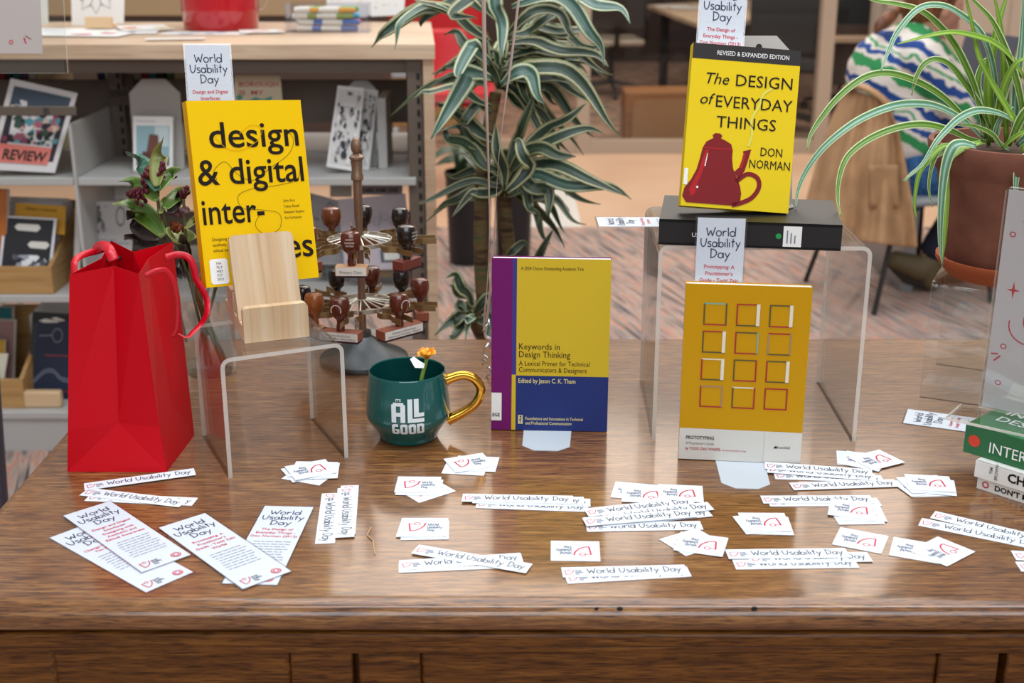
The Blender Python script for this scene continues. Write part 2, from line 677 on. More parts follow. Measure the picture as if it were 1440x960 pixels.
r = 0.019
prof = [(r + .004, TABLE)]
prof += [(r * (1 - sin(a)) + 0.0, TABLE - r * (1 - cos(a))) for a in [pi / 2 * k / 8 for k in range(9)]]
prof += [(r * (1 - cos(a)), TABLE - r - r * 0.75 * sin(a)) for a in [pi / 2 * k / 6 for k in range(1, 4)]]
mb = MB()
rounded_slab(mb, prof, M_oak)
for (px, py, s) in ((838, 848, .004), (871, 849, .0055), (1059, 848, .006)):       # dents in the front edge
    p = gp(px, py, TABLE - .003)
    mb.ball((p.x - cx, -hy + .0035, TABLE - .0045), s * .55, M_slot, 8, (1, .5, .8))
mb.build('tabletop', table, smooth=40)
mb = MB()
for d, z0, z1 in ((.012, .716, .733), (.02, .704, .716)):
    mb.box(-hx + d, hx - d, -hy + d, hy - d, z0, z1, M_oakd)
mb.build('moulding', table, bevel=.004)
yf = -hy + .04


def panel(x0, x1, name):
    mb = MB()
    mb.box(x0, x1, yf, yf + .02, .655, .704, M_oakd)
    mb.box(x0, x1, yf, yf + .02, .40, .46, M_oakd)
    mb.box(x0, x1, yf + .012, yf + .02, .46, .655, M_oakd)
    mb.box(x0 + .012, x1 - .012, yf + .006, yf + .014, .472, .643, M_oakd)
    mb.build(name, table, bevel=.004)


for a, b in ((-hx + .08, -.225 - cx), (-.093 - cx, .433 - cx), (.53 - cx, hx - .08)):
    panel(a, b, 'front_panel')
for a, b in ((-.225, -.162), (-.156, -.093), (.433, .494), (.502, .53)):
    MB().box(a - cx, b - cx, yf - .004, yf + .022, .40, .704, M_oakd).build('stile', table, bevel=.003)
mb = MB()
for sx in (-1, 1):
    mb.box(sx * (hx - .06) - .01, sx * (hx - .06) + .01, -hy + .06, hy - .06, .40, .704, M_oakd)
mb.box(-hx + .06, hx - .06, hy - .06, hy - .04, .40, .704, M_oakd)
mb.box(-hx + .08, hx - .08, yf + .0225, yf + .03, .40, .704, M_oakd)
mb.build('apron', table)
for sx in (-1, 1):
    for sy in (-1, 1):
        MB().box(sx * (hx - .08) - .045, sx * (hx - .08) + .045, sy * (hy - .08) - .045, sy * (hy - .08) + .045, 0, .704, M_oakd).build('leg', table, bevel=.006)

# ------------------------------------------------------------------ acrylic risers
def riser(label, w, d, h, pos, rz, axis='x', t=.005):
    """a clear bent sheet: top and two legs; axis x: legs left and right, y: front and back"""
    root = thing('acrylic_riser', label, 'display riser', pos, rz)
    mb = MB()
    W_, D_ = (w, d) if axis == 'x' else (d, w)
    rr = .012
    out = [(-W_ / 2, 0)] + [(-W_ / 2 + rr - rr * cos(a), h - rr + rr * sin(a)) for a in [pi / 2 * k / 6 for k in range(7)]]
    out += [(W_ / 2 - rr + rr * sin(a), h - rr + rr * cos(a)) for a in [pi / 2 * k / 6 for k in range(7)]] + [(W_ / 2, 0)]
    ri = rr - t
    inn = [(-W_ / 2 + t, 0)] + [(-W_ / 2 + rr - ri * cos(a), h - rr + ri * sin(a)) for a in [pi / 2 * k / 6 for k in range(7)]]
    inn += [(W_ / 2 - rr + ri * sin(a), h - rr + ri * cos(a)) for a in [pi / 2 * k / 6 for k in range(7)]] + [(W_ / 2 - t, 0)]
    n = len(out)

    def P(u, v, y):
        return (u, y, v) if axis == 'x' else (y, u, v)
    vs = [P(*p, -D_ / 2) for p in out] + [P(*p, -D_ / 2) for p in inn] + [P(*p, D_ / 2) for p in out] + [P(*p, D_ / 2) for p in inn]
    big, edge = [], []
    for i in range(n - 1):
        edge.append((i, i + 1, n + i + 1, n + i))
        edge.append((2 * n + i, 3 * n + i, 3 * n + i + 1, 2 * n + i + 1))
        big.append((i, 2 * n + i, 2 * n + i + 1, i + 1))
        big.append((n + i, n + i + 1, 3 * n + i + 1, 3 * n + i))
    edge += [(0, n, 3 * n, 2 * n), (n - 1, 3 * n - 1, 4 * n - 1, 2 * n - 1)]
    mb.add(vs, big, M_acr)
    mb.add(vs, edge, M_acre)
    o = mb.build('bent_sheet', root, smooth=30)
    return root


riser('small clear acrylic riser beside the red gift bag, under the wooden easel', .149, .147, .15, (-.301, 1.497, TABLE), radians(25))
riser('large clear acrylic riser holding the black box and the teapot cover book', .259, .226, .256, (.311, 1.627, TABLE), radians(-1.5))
r3 = riser('clear acrylic riser under the terracotta pot at the right edge', .20, .16, .166, (.6935, 1.704, TABLE), radians(-25.5), 'y')

# ------------------------------------------------------------------ books
def book(name, label, w, h, t, mw, cover, spine, front, back=None):
    root = thing(name, label, 'book', mw=mw)
    c = .0007
    mb = MB()
    mb.box(-w / 2, w / 2, 0, c, 0, h, cover)
    mb.box(-w / 2, w / 2, t - c, t, 0, h, back or cover)
    mb.box(-w / 2 - c * .5, -w / 2 + c, c * .3, t - c * .3, 0, h, spine)
    front(mb, lambda u, v: (u, -.0003, v))
    mb.build('cover', root, smooth=0)
    MB().box(-w / 2 + c, w / 2 - .0008, c, t - c, .0012, h - .0012, M_pages).build('page_block', root, smooth=0)
    return root


# yellow book with the big teapot
M_dy = mat('lemon_cover', '#e2c300', 0.45, spec=0.18)
M_dk = mat('charcoal_band', '#2e2a28', 0.45, spec=0.18)
M_tp = mat('teapot_crimson', '#7d0f14', 0.45, spec=0.18)
M_tpl = mat('teapot_red', '#b01418', 0.45, spec=0.18)
M_wht = mat('white_print', '#f2f2ee', 0.5)
M_steam = mat('steam_print', '#d8d24c', 0.5)
M_sticker = mat('sticker_paper', '#e9e7e2', 0.5)


def doet(mb, mp):
    w, h = .1323, .1985
    mb.rect(mp, -w / 2, h - .0185, w / 2, h, M_dk)
    q = lambda u, v: (u, -.0006, v)
    mb.text('REVISED & EXPANDED EDITION', M_wht, q, .008, h - .0125, .0078, width=.088)
    mb.text('The', M_ink, q, -.050, .1505, .0195, 'L', shear=.25)
    mb.text('DESIGN', M_ink, q, .0585, .1500, .0205, 'R', width=.069)
    mb.text('of', M_ink, q, -.0535, .1255, .0195, 'L', shear=.25)
    mb.text('EVERYDAY', M_ink, q, .0605, .1230, .0205, 'R', width=.0935)
    mb.text('THINGS', M_ink, q, .006, .0985, .0200, width=.073)
    mb.text('DON', M_ink, q, .0395, .0675, .0150, width=.0265)
    mb.text('NORMAN', M_ink, q, .0385, .0520, .0150, width=.050)
    # enamel teapot with its handle and spout on the same side
    body = [(-.060, .0045), (-.0655, .012), (-.0635, .022), (-.056, .033), (-.0505, .045), (-.0475, .058), (-.0450, .072),
            (-.0410, .080), (-.0350, .0835), (-.0325, .0850), (-.0340, .0880), (-.0310, .0910), (-.0250, .0910), (-.0220, .0880),
            (-.0235, .0850), (-.0180, .0830), (-.0105, .0790), (-.0080, .072), (-.0080, .062), (-.0060, .050), (-.001, .040),
            (.004, .030), (.0065, .020), (.006, .011), (.001, .0045)]
    mb.poly(q, body, M_tp)
    q2 = lambda u, v: (u, -.0008, v)
    mb.stroke(q2, [(-.0450, .0725), (-.0080, .0725)], .0012, M_tpl)
    mb.poly(q2, [(-.055, .012), (-.058, .02), (-.053, .031), (-.047, .046), (-.0445, .058), (-.041, .070), (-.0375, .070), (-.040, .056), (-.0425, .044), (-.048, .028), (-.050, .016)], M_tpl)
    mb.stroke(q2, [(-.0385, .066), (-.0405, .050)], .0012, M_wht)
    mb.disc(q2, -.048, .024, .0015, M_wht, 10)
    mb.poly(q, [(-.004, .046), (.002, .052), (.004, .060), (.0055, .069), (.0045, .0715), (.0145, .0745), (.0120, .062), (.0085, .048), (.002, .036)], M_tp)
    mb.poly(q2, [(.0015, .052), (.004, .060), (.0055, .069), (.008, .070), (.0065, .060), (.005, .050)], M_tpl)
    mb.stroke(q, [(p.x, p.y) for p in crom([(-.001, .034, 0), (.012, .044, 0), (.0245, .0405, 0), (.0275, .029, 0), (.020, .016, 0), (.007, .0085, 0), (-.004, .005, 0)], 6)], .0055, M_tp)
    mb.stroke(q, [(p.x, p.y) for p in crom([(.0105, .078, 0), (.014, .092, 0), (.012, .110, 0), (.020, .128, 0), (.024, .142, 0), (.034, .150, 0)], 6)], .0028, M_steam)
    mb.rect(q2, -.0652, .026, -.0605, .046, M_sticker)


t_doet = .021
book('paperback_book', 'yellow paperback with a dark red teapot on its cover, standing on the black box', .1323, .1985, t_doet,
     pose((.2723, 1.5396, 1.0655), .8, 16.4, 4.5), M_dy, M_dy, doet)

# mustard book with twelve little squares
M_py = mat('mustard_cover', '#c89406', 0.45, spec=0.18)
M_cream = mat('cream_print', '#e6dcc0', 0.5)
M_dred = mat('dark_red_print', '#a81c20', 0.5)
M_olive = mat('olive_print', '#5a4f22', 0.5)
M_teal = mat('teal_print', '#7fae98', 0.5)
M_mauve = mat('mauve_print', '#a68468', 0.5)
M_lgrey = mat('pale_grey_cover', '#d6d3ca', 0.45)


def proto(mb, mp):
    w, h = .1474, .2221
    mb.rect(mp, -w / 2, 0, w / 2, .0405, M_lgrey)
    q = lambda u, v: (u, -.0006, v)
    O, R_, Cc, T_, V_ = M_olive, M_dred, M_cream, M_teal, M_mauve
    spec = [  # top, right, bottom, left
        (T_, O, R_, O), (R_, Cc, O, R_), (O, Cc, R_, O),
        (R_, Cc, O, O), (O, T_, R_, R_), (R_, V_, O, V_),
        (Cc, Cc, O, R_), (O, R_, R_, O), (O, Cc, O, R_),
        (V_, V_, R_, R_), (Cc, R_, R_, O), (R_, R_, R_, R_)]
    for k, (a, b, c, d) in enumerate(spec):
        i, j = k % 3, k // 3
        x0 = -.0515 + i * .0385
        y0 = .172 - j * .0345
        s, e = .0275, .0017
        mb.rect(q, x0, y0 + s - e, x0 + s, y0 + s, a)
        mb.rect(q, x0, y0, x0 + s, y0 + e, c)
        q2 = lambda u, v: (u, -.0008, v)
        mb.rect(q2, x0 + s - (2.4 * e if b is Cc else e), y0 + e * .5, x0 + s, y0 + s, b)
        mb.rect(q2, x0, y0 + e * .5, x0 + e, y0 + s - e * .5, d)
    mb.text('PROTOTYPING', M_ink, q, -.0655, .0265, .0062, 'L', width=.034, bold=.02)
    mb.text('A Practitioner\u2019s Guide', M_dgrey, q, -.0655, .0195, .0052, 'L', width=.034)
    mb.text('by TODD ZAKI WARFEL', M_dred, q, -.0655, .0125, .0052, 'L', width=.043, bold=.015)
    mb.text('foreword by Dave Gray', M_dred, q, -.021, .0125, .0036, 'L', width=.029)
    mb.text('Rosenfeld', M_ink, q, .0600, .0190, .0050, 'R', width=.0155)
    mb.poly(q, [(.0405, .0195), (.043, .0225), (.0445, .0205), (.0445, .019), (.0405, .019)], M_ink)
    mb.rect(q, .0288, .001, .0291, .0400, mat('sticker_edge', '#b9b5aa', .5))


book('paperback_book', 'mustard yellow paperback with twelve small square outlines, at the front of the right riser', .1474, .2221, .0125,
     pose((.2782, 1.4478, .7712), -6.7, 1.4, .1), M_py, M_py, proto)

# purple, yellow and blue book
M_kp = mat('purple_cover', '#6e1560', 0.45, spec=0.18)
M_ky = mat('dull_yellow_cover', '#cfb02a', 0.45, spec=0.18)
M_kb = mat('blue_cover', '#26346f', 0.45, spec=0.18)
M_kv = mat('violet_band', '#3f3a80', 0.45, spec=0.18)
M_ktx = mat('gold_print', '#d8c98a', 0.5)


def keyw(mb, mp):
    w, h = .1505, .2267
    L_, R_ = -w / 2, w / 2
    mb.rect(mp, L_, 0, -.0490, h, M_kp)
    mb.rect(mp, -.0490, .0745, -.0435, h, M_kv)
    mb.rect(mp, -.0495, 0, -.0440, .0745, M_ky)
    mb.rect(mp, -.0435, .0735, R_, h, M_ky)
    mb.rect(mp, -.0440, 0, R_, .0735, M_kb)
    q = lambda u, v: (u, -.0006, v)
    mb.text('A 2024 Choice Outstanding Academic Title', M_ink, q, -.0385, .2120, .0062, 'L', width=.079)
    mb.text('Keywords in', M_ink, q, -.0400, .1085, .0118, 'L', width=.0520)
    mb.text('Design Thinking', M_ink, q, -.0400, .0980, .0118, 'L', width=.0655)
    mb.text('A Lexical Primer for Technical', M_ink, q, -.0400, .0870, .0092, 'L', width=.0905)
    mb.text('Communicators & Designers', M_ink, q, -.0400, .0785, .0092, 'L', width=.0870)
    mb.text('Edited by Jason C. K. Tham', M_ktx, q, -.0405, .0640, .0086, 'L', width=.0735, bold=.012)
    mb.text('Foundations and Innovations in Technical', M_ktx, q, -.0310, .0140, .0060, 'L', width=.0745, bold=.01)
    mb.text('and Professional Communication', M_ktx, q, -.0310, .0078, .0060, 'L', width=.0600, bold=.01)
    mb.rect(q, -.0405, .0085, -.0345, .0205, M_ktx)
    q2 = lambda u, v: (u, -.0009, v)
    mb.stroke(q2, [(-.0375, .0095), (-.0380, .0150), (-.0360, .0170)], .0008, M_kb)
    mb.disc(q2, -.0374, .0185, .0012, M_kb, 8)
    mb.stroke(q2, [(-.0395, .0145), (-.0355, .0140)], .0007, M_kb)
    mb.rect(q, L_, .0125, -.0620, .0500, M_sticker)
    mb.text('EGE', M_ink, q2, -.0690, .0180, .0066, width=.0095, bold=.02)


book('paperback_book', 'purple, yellow and blue paperback standing in the middle of the table', .1505, .2267, .015,
     pose((.0482, 1.5485, .7712), -2.5, 3.8, .3), M_kp, M_kp, keyw)

# bright yellow book with very large lettering
M_gy = mat('bright_yellow_cover', '#efc000', 0.45, spec=0.18)
M_gys = mat('orange_yellow_spine', '#dca000', 0.45, spec=0.18)


def ddi(mb, mp):
    w, h = .1513, .2270
    q = lambda u, v: (u, -.0006, v)
    K = M_ink
    mb.text('design', K, q, -.0520, .1695, .045, 'L', width=.1190, bold=.008, res=4)
    mb.text('& digital', K, q, -.0715, .1245, .045, 'L', width=.1405, bold=.008, res=4)
    mb.text('inter-', K, q, -.0710, .0765, .045, 'L', width=.0810, bold=.008, res=4)
    mb.text('faces', K, q, .0715, .0285, .045, 'R', width=.0900, bold=.008, res=4)
    for k, t in enumerate(('John Fass', 'Tobias Revell', 'Benjamin Stopher', 'Eva Verhoeven')):
        mb.text(t, K, q, .0370, .0990 - .0072 * k, .0048, 'L', width=(.016, .021, .028, .023)[k])
    for k, t in enumerate(('Designing with', 'aesthetic and', 'ethical awareness')):
        mb.text(t, K, q, -.0620, .0560 - .0068 * k, .0056, 'L', width=(.029, .026, .034)[k])
    q2 = lambda u, v: (u, -.0008, v)
    cur = [(-.045, .183), (-.030, .168), (-.01, .166), (.012, .178), (.018, .192), (.004, .196), (-.012, .186)]
    mb.stroke(q2, [(p.x, p.y) for p in crom([(*p, 0) for p in cur], 8)], .0006, M_gys)
    cur = [(.052, .190), (.060, .176), (.050, .158), (.025, .143), (.0, .128), (-.02, .136), (-.035, .152), (-.05, .142), (-.048, .130)]
    mb.stroke(q2, [(p.x, p.y) for p in crom([(*p, 0) for p in cur], 8)], .0005, K)
    cur = [(.066, .142), (.058, .126), (.030, .120), (.0, .118), (-.022, .110), (-.018, .094), (.01, .090), (.030, .084), (.028, .066), (.008, .060), (-.004, .072), (.004, .086)]
    mb.stroke(q2, [(p.x, p.y) for p in crom([(*p, 0) for p in cur], 8)], .0005, K)
    # library call number sticker
    st = [(-.069 + .0235 * a, .003 + .031 * b) for a, b in ((.1, 0), (.9, 0), (1, .08), (1, .92), (.9, 1), (.1, 1), (0, .92), (0, .08))]
    mb.poly(q, st, M_wht)
    for k, t in enumerate(('NA', '76.9', 'H83', 'F37', '2021')):
        mb.text(t, K, q2, -.0570, .0270 - .0049 * k, .0046, sx=1.0)


book('paperback_book', 'bright yellow paperback with huge lettering, leaning behind the pine easel', .1513, .2270, .014,
     pose((-.3105, 1.5490, .9705), 35.6, 15.0, 3.9), M_gy, M_gys, ddi)

# ------------------------------------------------------------------ pine easel on the small riser
ea = thing('wooden_easel', 'pale pine book easel standing on the small acrylic riser', 'book stand', (-.283, 1.469, .9205), radians(21))


def roundrect(x0, x1, y0, y1, rr, lower=True):
    out = []
    for cx_, cy_, a0 in ((x1 - rr, y1 - rr, 0), (x0 + rr, y1 - rr, pi / 2)):
        out += [(cx_ + rr * cos(a0 + k * pi / 12), cy_ + rr * sin(a0 + k * pi / 12)) for k in range(7)]
    if lower:
        out += [(x0, y0), (x1, y0)]
    return out


MB().prism(roundrect(-.0392, .0392, 0, .043, .006), lambda u, v, d: (u, d, v), 0, .012, M_pine).build('front_lip', ea, bevel=.0012)
MB().box(-.0392, .0392, .0121, .138, 0, .019, M_pine).build('base', ea, bevel=.001)
ln = radians(22)
MB().prism(roundrect(-.0392, .0392, 0, .104, .007), lambda u, v, d: (u, .034 + v * sin(ln) + d * cos(ln), .0195 + v * cos(ln) - d * sin(ln)), 0, .012, M_pine).build('backboard', ea, bevel=.0012)
MB().box(-.0392, .0392, .072, .122, .0191, .0440, M_pine).build('rear_ledge', ea, bevel=.001)

# ------------------------------------------------------------------ bent steel book stands (foot in front, tag-shaped plate behind)
def steel_stand(label, mw, foot_len, w, plate_h, book_t, col, lean=8.0):
    root = thing('book_stand', label, 'book stand', mw=mw)
    t = .0012
    f = [(-w / 2, 0), (w / 2, 0), (w / 2 - .001, -foot_len + .014), (w / 2 - .016, -foot_len), (-w / 2 + .017, -foot_len), (-w / 2 + .002, -foot_len + .014)]
    MB().prism([(u, v + book_t) for u, v in f], lambda u, v, d: (u, v, d), 0, t, col).build('foot', root, bevel=.0004)
    l = radians(lean)
    p = [(-w / 2, 0), (w / 2, 0), (w / 2, plate_h - .022), (w / 2 - .02, plate_h), (-w / 2 + .02, plate_h), (-w / 2, plate_h - .022)]
    mb = MB().prism(p, lambda u, v, d: (u, book_t + v * sin(l) + d, t + v * cos(l)), 0, t, col)
    mb.disc(lambda u, v: (u, book_t + v * sin(l) - .0004, t + v * cos(l)), 0, plate_h - .014, .004, M_slot, 12)
    mb.build('back_plate', root, bevel=.0003)
    return root


steel_stand('white steel book stand whose foot shows under the purple and yellow book', pose((.0465, 1.555, .7695), -4, 0, 0), .092, .063, .16, .020, M_metalw, 4.5)
steel_stand('white steel book stand whose foot shows under the mustard book', pose((.280, 1.455, .7695), -4, 0, 0), .106, .060, .16, .020, M_metalw, 3)
M_metalg = mat('warm_grey_steel', '#a8a29c', 0.45)
steel_stand('grey tag-shaped steel stand behind the teapot cover book', pose((.312, 1.585, 1.0595), 0, 0, 0), .03, .085, .212, .010, M_metalg, 17)

# ------------------------------------------------------------------ black box under the teapot book
bk = thing('black_book', 'large flat black hardback lying on the top of the large acrylic riser', 'book', (.296, 1.572, 1.0275), radians(-9))
M_bkc = mat('black_cloth', '#121112', 0.45)
mb = MB()
mb.box(-.108, .108, -.074, .074, .028, .031, M_bkc)
mb.box(-.108, .108, -.074, .074, 0, .003, M_bkc)
mb.box(-.108, .108, -.074, -.071, .0, .031, M_bkc)
mp = lambda u, v: (u, -.0744, v)
mb.rect(mp, .040, .003, .0615, .028, M_wht)
for k in range(3):
    mb.rect(lambda u, v: (u, -.0747, v), .044 + .0045 * k, .007, .0455 + .0045 * k, .023 - .003 * k, M_grey)
mb.disc(mp, .0345, .0155, .0034, mat('green_dot', '#0f9a4a', .5), 16)
mb.text('USABILITY', M_wht, mp, -.068, .011, .0075, 'L', bold=.01)
mb.build('cover', bk, bevel=.0008)
MB().box(-.106, .106, -.0709, .072, .0031, .0279, M_pages).build('page_block', bk)

# ------------------------------------------------------------------ bookmarks
BW, BL_ = .060, .184
M_bm = mat('bookmark_paper', '#ccd2da', 0.45, spec=0.3)
M_bmg = mat('bookmark_rule', '#cfd6e6', 0.5)


def bookmark(label, title, mw, gloss=True, grid=False, group=None):
    root = thing('bookmark', label, 'bookmark', mw=mw)
    m = .0022
    MB().box(-BW / 2, BW / 2, -.0002, .0002, 0, BL_, M_plastic).build('laminate', root, smooth=0)
    mb = MB().box(-BW / 2 + m, BW / 2 - m, -.0003, .0003, m, BL_ - m, M_bm)
    q0 = lambda u, v: (u, -.00045, v)
    if grid:
        for k in range(1, 6):
            mb.rect(q0, -BW / 2 + m + k * .0087, m, -BW / 2 + m + k * .0087 + .0002, BL_ - m, M_bmg)
        for k in range(1, 20):
            mb.rect(q0, -BW / 2 + m, k * .0088, BW / 2 - m, k * .0088 + .0002, M_bmg)
    q = lambda u, v: (u, -.0006, v)
    for k, t in enumerate(('World', 'Usability', 'Day')):
        mb.hand(t, M_navy, q, 0, BL_ - .0235 - .0130 * k, .0105, .0012, width=(.034, .046, .023)[k])
    y = BL_ - .0625
    for t in title:
        mb.text(t, M_red, q, 0, y, .0064, bold=.012, sx=.95)
        y -= .0082
    y -= .003
    rnd = random.Random(len(label))
    for k in range(8):
        x = -.020 + rnd.random() * .004
        while x < .018:
            l = .003 + rnd.random() * .006
            mb.rect(q, x, y, min(x + l, .0215), y + .0011, M_grey)
            x += l + .0013
        y -= .0058
    logo(mb, q, -.022, .008, .011, M_red, M_grey)
    mb.disc(q, .0165, .0125, .0055, M_red, 18)
    mb.ring(lambda u, v: (u, -.0008, v), .0165, .0125, .0038, .0007, M_bm, 16)
    mb.poly(lambda u, v: (u, -.0008, v), [(.0148, .0105), (.0182, .0105), (.0182, .0148), (.0165, .0138), (.0148, .0148)], M_bm)
    mb.build('printed_sheet', root, smooth=0)
    return root


T_ddi = ('Design and Digital', 'Interfaces:', 'Designing with', 'Aesthetic and', 'Ethical Awareness')
T_doet = ('The Design of', 'Everyday Things -', 'Don Norman (2013)')
T_pro = ('Prototyping: A', 'Practitioner\u2019s', 'Guide - Todd Zaki', 'Warfel')
T_key = ('Keywords in', 'Design Thinking')
T_b = ('Change by Design', 'Tim Brown')


def upright(label, title, topleft, Y, yaw, lean, roll, wpx):
    """stand a bookmark so that the top left corner shows at a pixel at depth Y"""
    R_ = pose((0, 0, 0), yaw, lean, roll)
    p = yp(*topleft, Y)
    o = p - (R_ @ Vector((-BW / 2, 0, BL_)))
    return bookmark(label, title, Matrix.Translation(o) @ R_, grid=True)


upright('bookmark standing behind the bright yellow lettered book on the easel', T_ddi, (257, 61), 1.648, 22, 12, 2.0, 68)
upright('bookmark standing behind the teapot cover book, cut off by the top of the photo', T_doet, (985, -30), 1.64, 0, 14, 3.6, 75)
upright('bookmark standing behind the mustard book in front of the black box', T_pro, (979, 303), 1.478, -6, 3, .3, 78)

bm_z = {}


def flat_bookmark(label, title, TL, TR, BR, BL, z):
    P = [gp(*p) for p in (TL, TR, BR, BL)]
    top, bot = (P[0] + P[1]) / 2, (P[2] + P[3]) / 2
    d = (top - bot).normalized()
    ctr = (top + bot) / 2
    X = Vector((d.y, -d.x, 0))
    N = Vector((0, 0, 1))
    # local z -> d, local x -> X, local -y -> up
    M = Matrix((X, -N, d)).transposed().to_4x4()
    M.translation = ctr - d * BL_ / 2 + Vector((0, 0, TABLE + z - ctr.z))
    return bookmark(label, title, M)


flat_bookmark('lowest flat bookmark at the left, half under another bookmark', T_b, (70, 750.5), (136, 739), (272, 807), (204.5, 831), .0006)
flat_bookmark('flat bookmark at the far left lying on top of another bookmark', T_ddi, (85, 719), (153, 709.5), (274, 786), (202, 808), .0017)
flat_bookmark('flat bookmark slanting across the one nearest the vertical strips', T_pro, (218, 743), (292, 723), (415, 806.7), (338, 830), .0017)
flat_bookmark('flat bookmark pointing away from the viewer, beside the vertical strips', T_doet, (365.6, 713.6), (446, 716), (399, 823), (306, 815.6), .0006)
# bookmark under the green book at the right: its head points to the left
hd, rt = gp(1271, 585), gp(1390, 601)
d = (hd - rt).normalized()
M = Matrix((Vector((d.y, -d.x, 0)), Vector((0, 0, -1)), d)).transposed().to_4x4()
M.translation = hd - d * BL_ + Vector((0, 0, .0006))
bookmark('bookmark lying by the stack with the green book, one end hidden behind it', T_key, M)
# bookmark sticking out sideways from under the black box
M2 = Matrix((Vector((0, 1, 0)), Vector((0, 0, -1)), Vector((-1, 0, 0)))).transposed().to_4x4()
a = gp(838, 312, 1.0268)
M2.translation = Vector((a.x + BL_, a.y, 1.0268))
bookmark('bookmark lying flat under the black box, sticking out to its left', T_b, M2)

# ------------------------------------------------------------------ paper strips and square cards
def strip_mesh():
    mb = MB().box(-.0635, .0635, -.0105, .0105, 0, .0004, M_white)
    q = lambda u, v: (u, v, .00055)
    logo(mb, q, -.0605, -.0055, .0095, M_red, M_grey)
    mb.hand('World Usability Day', M_dgrey, q, -.0375, -.0036, .0108, .0012, 'L', width=.0955)
    return mb


def card_mesh():
    mb = MB().box(-.0258, .0258, -.0225, .0225, 0, .0004, M_white)
    q = lambda u, v: (u, v, .00055)
    logo(mb, q, -.0165, -.0095, .0185, M_red, M_grey)
    return mb


_first = {}


def paper(kind, label, group, loc, rz):
    if kind not in _first:
        o = (strip_mesh() if kind == 'paper_strip' else card_mesh()).build(kind, smooth=0)
        _first[kind] = o
    else:
        o = _first[kind].copy()
        C.objects.link(o)
    o.location = loc
    o.rotation_euler = (0, 0, rz)
    return tag(o, label, 'paper strip' if kind == 'paper_strip' else 'card', group)


def strip(label, L, R, layer):
    a, b = gp(*L), gp(*R)
    c = (a + b) / 2
    paper('paper_strip', label, 'printed paper strips on the table', (c.x, c.y, TABLE + .0003 + layer * .0006), atan2(b.y - a.y, b.x - a.x))


def card(label, px, ang, layer):
    c = gp(*px)
    paper('logo_card', label, 'square logo cards on the table', (c.x, c.y, TABLE + .0003 + layer * .0006), radians(ang))


strip('paper strip at the foot of the red bag, rising to the right', (121, 686), (272, 665), 2)
strip('paper strip poking out under the falling strip in front of the red bag', (121, 699), (277, 706), 0)
strip('paper strip falling to the right in front of the red bag, crossing another', (117, 692), (260, 709), 1)
strip('leftmost of the upright strips between the flat bookmarks and the cards', (465, 698), (457.5, 760), 0)
strip('rearmost of the upright strips, peeping out behind the front one', (492, 684), (486, 752), 1)
strip('front upright strip, lying over the two other upright strips', (487.6, 688), (484.7, 757), 2)
strip('bottom strip of the bundle in front of the purple and yellow book', (670, 709), (827, 714.5), 0)
strip('second lowest strip of the bundle in front of the purple and yellow book', (673, 704.5), (831, 708), 1)
strip('second strip from the top of the bundle in front of the purple and yellow book', (664, 703.5), (822, 706), 2)
strip('top strip of the bundle in front of the purple and yellow book', (650, 702), (806, 705), 3)
strip('lowest strip near the front edge, under a crossing strip', (557, 799), (738, 791), 0)
strip('middle strip near the front edge, its middle hidden by a crossing strip', (562, 796), (734, 785), 1)
strip('strip crossing on top of two others near the front edge', (585, 774), (743, 801), 2)
strip('lowest strip of the big fan in the centre, level with the table edge', (826, 742), (985, 739), 0)
strip('strip of the big central fan reaching furthest right', (842, 737), (1000, 721), 1)
strip('topmost written strip of the big central fan, by the paired cards', (821, 723), (977, 706), 2)
strip('middle strip of the big central fan, shifted to the right', (848, 730), (1000, 713.5), 3)
strip('strip of the big central fan with its writing wholly clear below the middle one', (821, 737), (978, 724), 4)
strip('lone front strip lying over another just right of the centre, nearest the table edge', (790, 806), (965, 802), 1)
strip('strip showing only its left end and lower rim under the lone front strip', (797, 814), (968, 804), 0)
strip('third strip down at the foot of the mustard book, only its first word clear', (1090, 669), (1240, 674), 0)
strip('lowest strip at the foot of the mustard book, touching the thick card pile', (1112, 685), (1262, 680), 1)
strip('second strip down at the foot of the mustard book', (1078, 661), (1232, 673), 2)
strip('uppermost strip at the foot of the mustard book', (1076, 656.5), (1226, 667), 3)
strip('strip under the long one to the right of the white foot of the mustard book', (1079, 707), (1238, 706), 0)
strip('long strip right of the white foot of the mustard book, above a card pile', (1069, 703.5), (1229, 703), 1)
strip('lowest of three strips under the single slanted card on the right', (1043, 794), (1194, 792), 0)
strip('strip ending furthest right under the single slanted card', (1054, 787), (1222, 784), 1)
strip('top one of three strips under the single slanted card on the right', (1024, 781), (1190, 779), 2)
strip('upper of two strips running off the right edge of the photo', (1314, 725), (1478, 764), 1)
strip('lower of two strips running off the right edge of the photo', (1299, 735), (1461, 768), 0)
strip('strip whose end just enters the photo at the right edge, by the corner', (1428, 782), (1600, 790), 1)
strip('strip only grazing the right edge of the photo below another', (1436, 797), (1606, 802), 0)

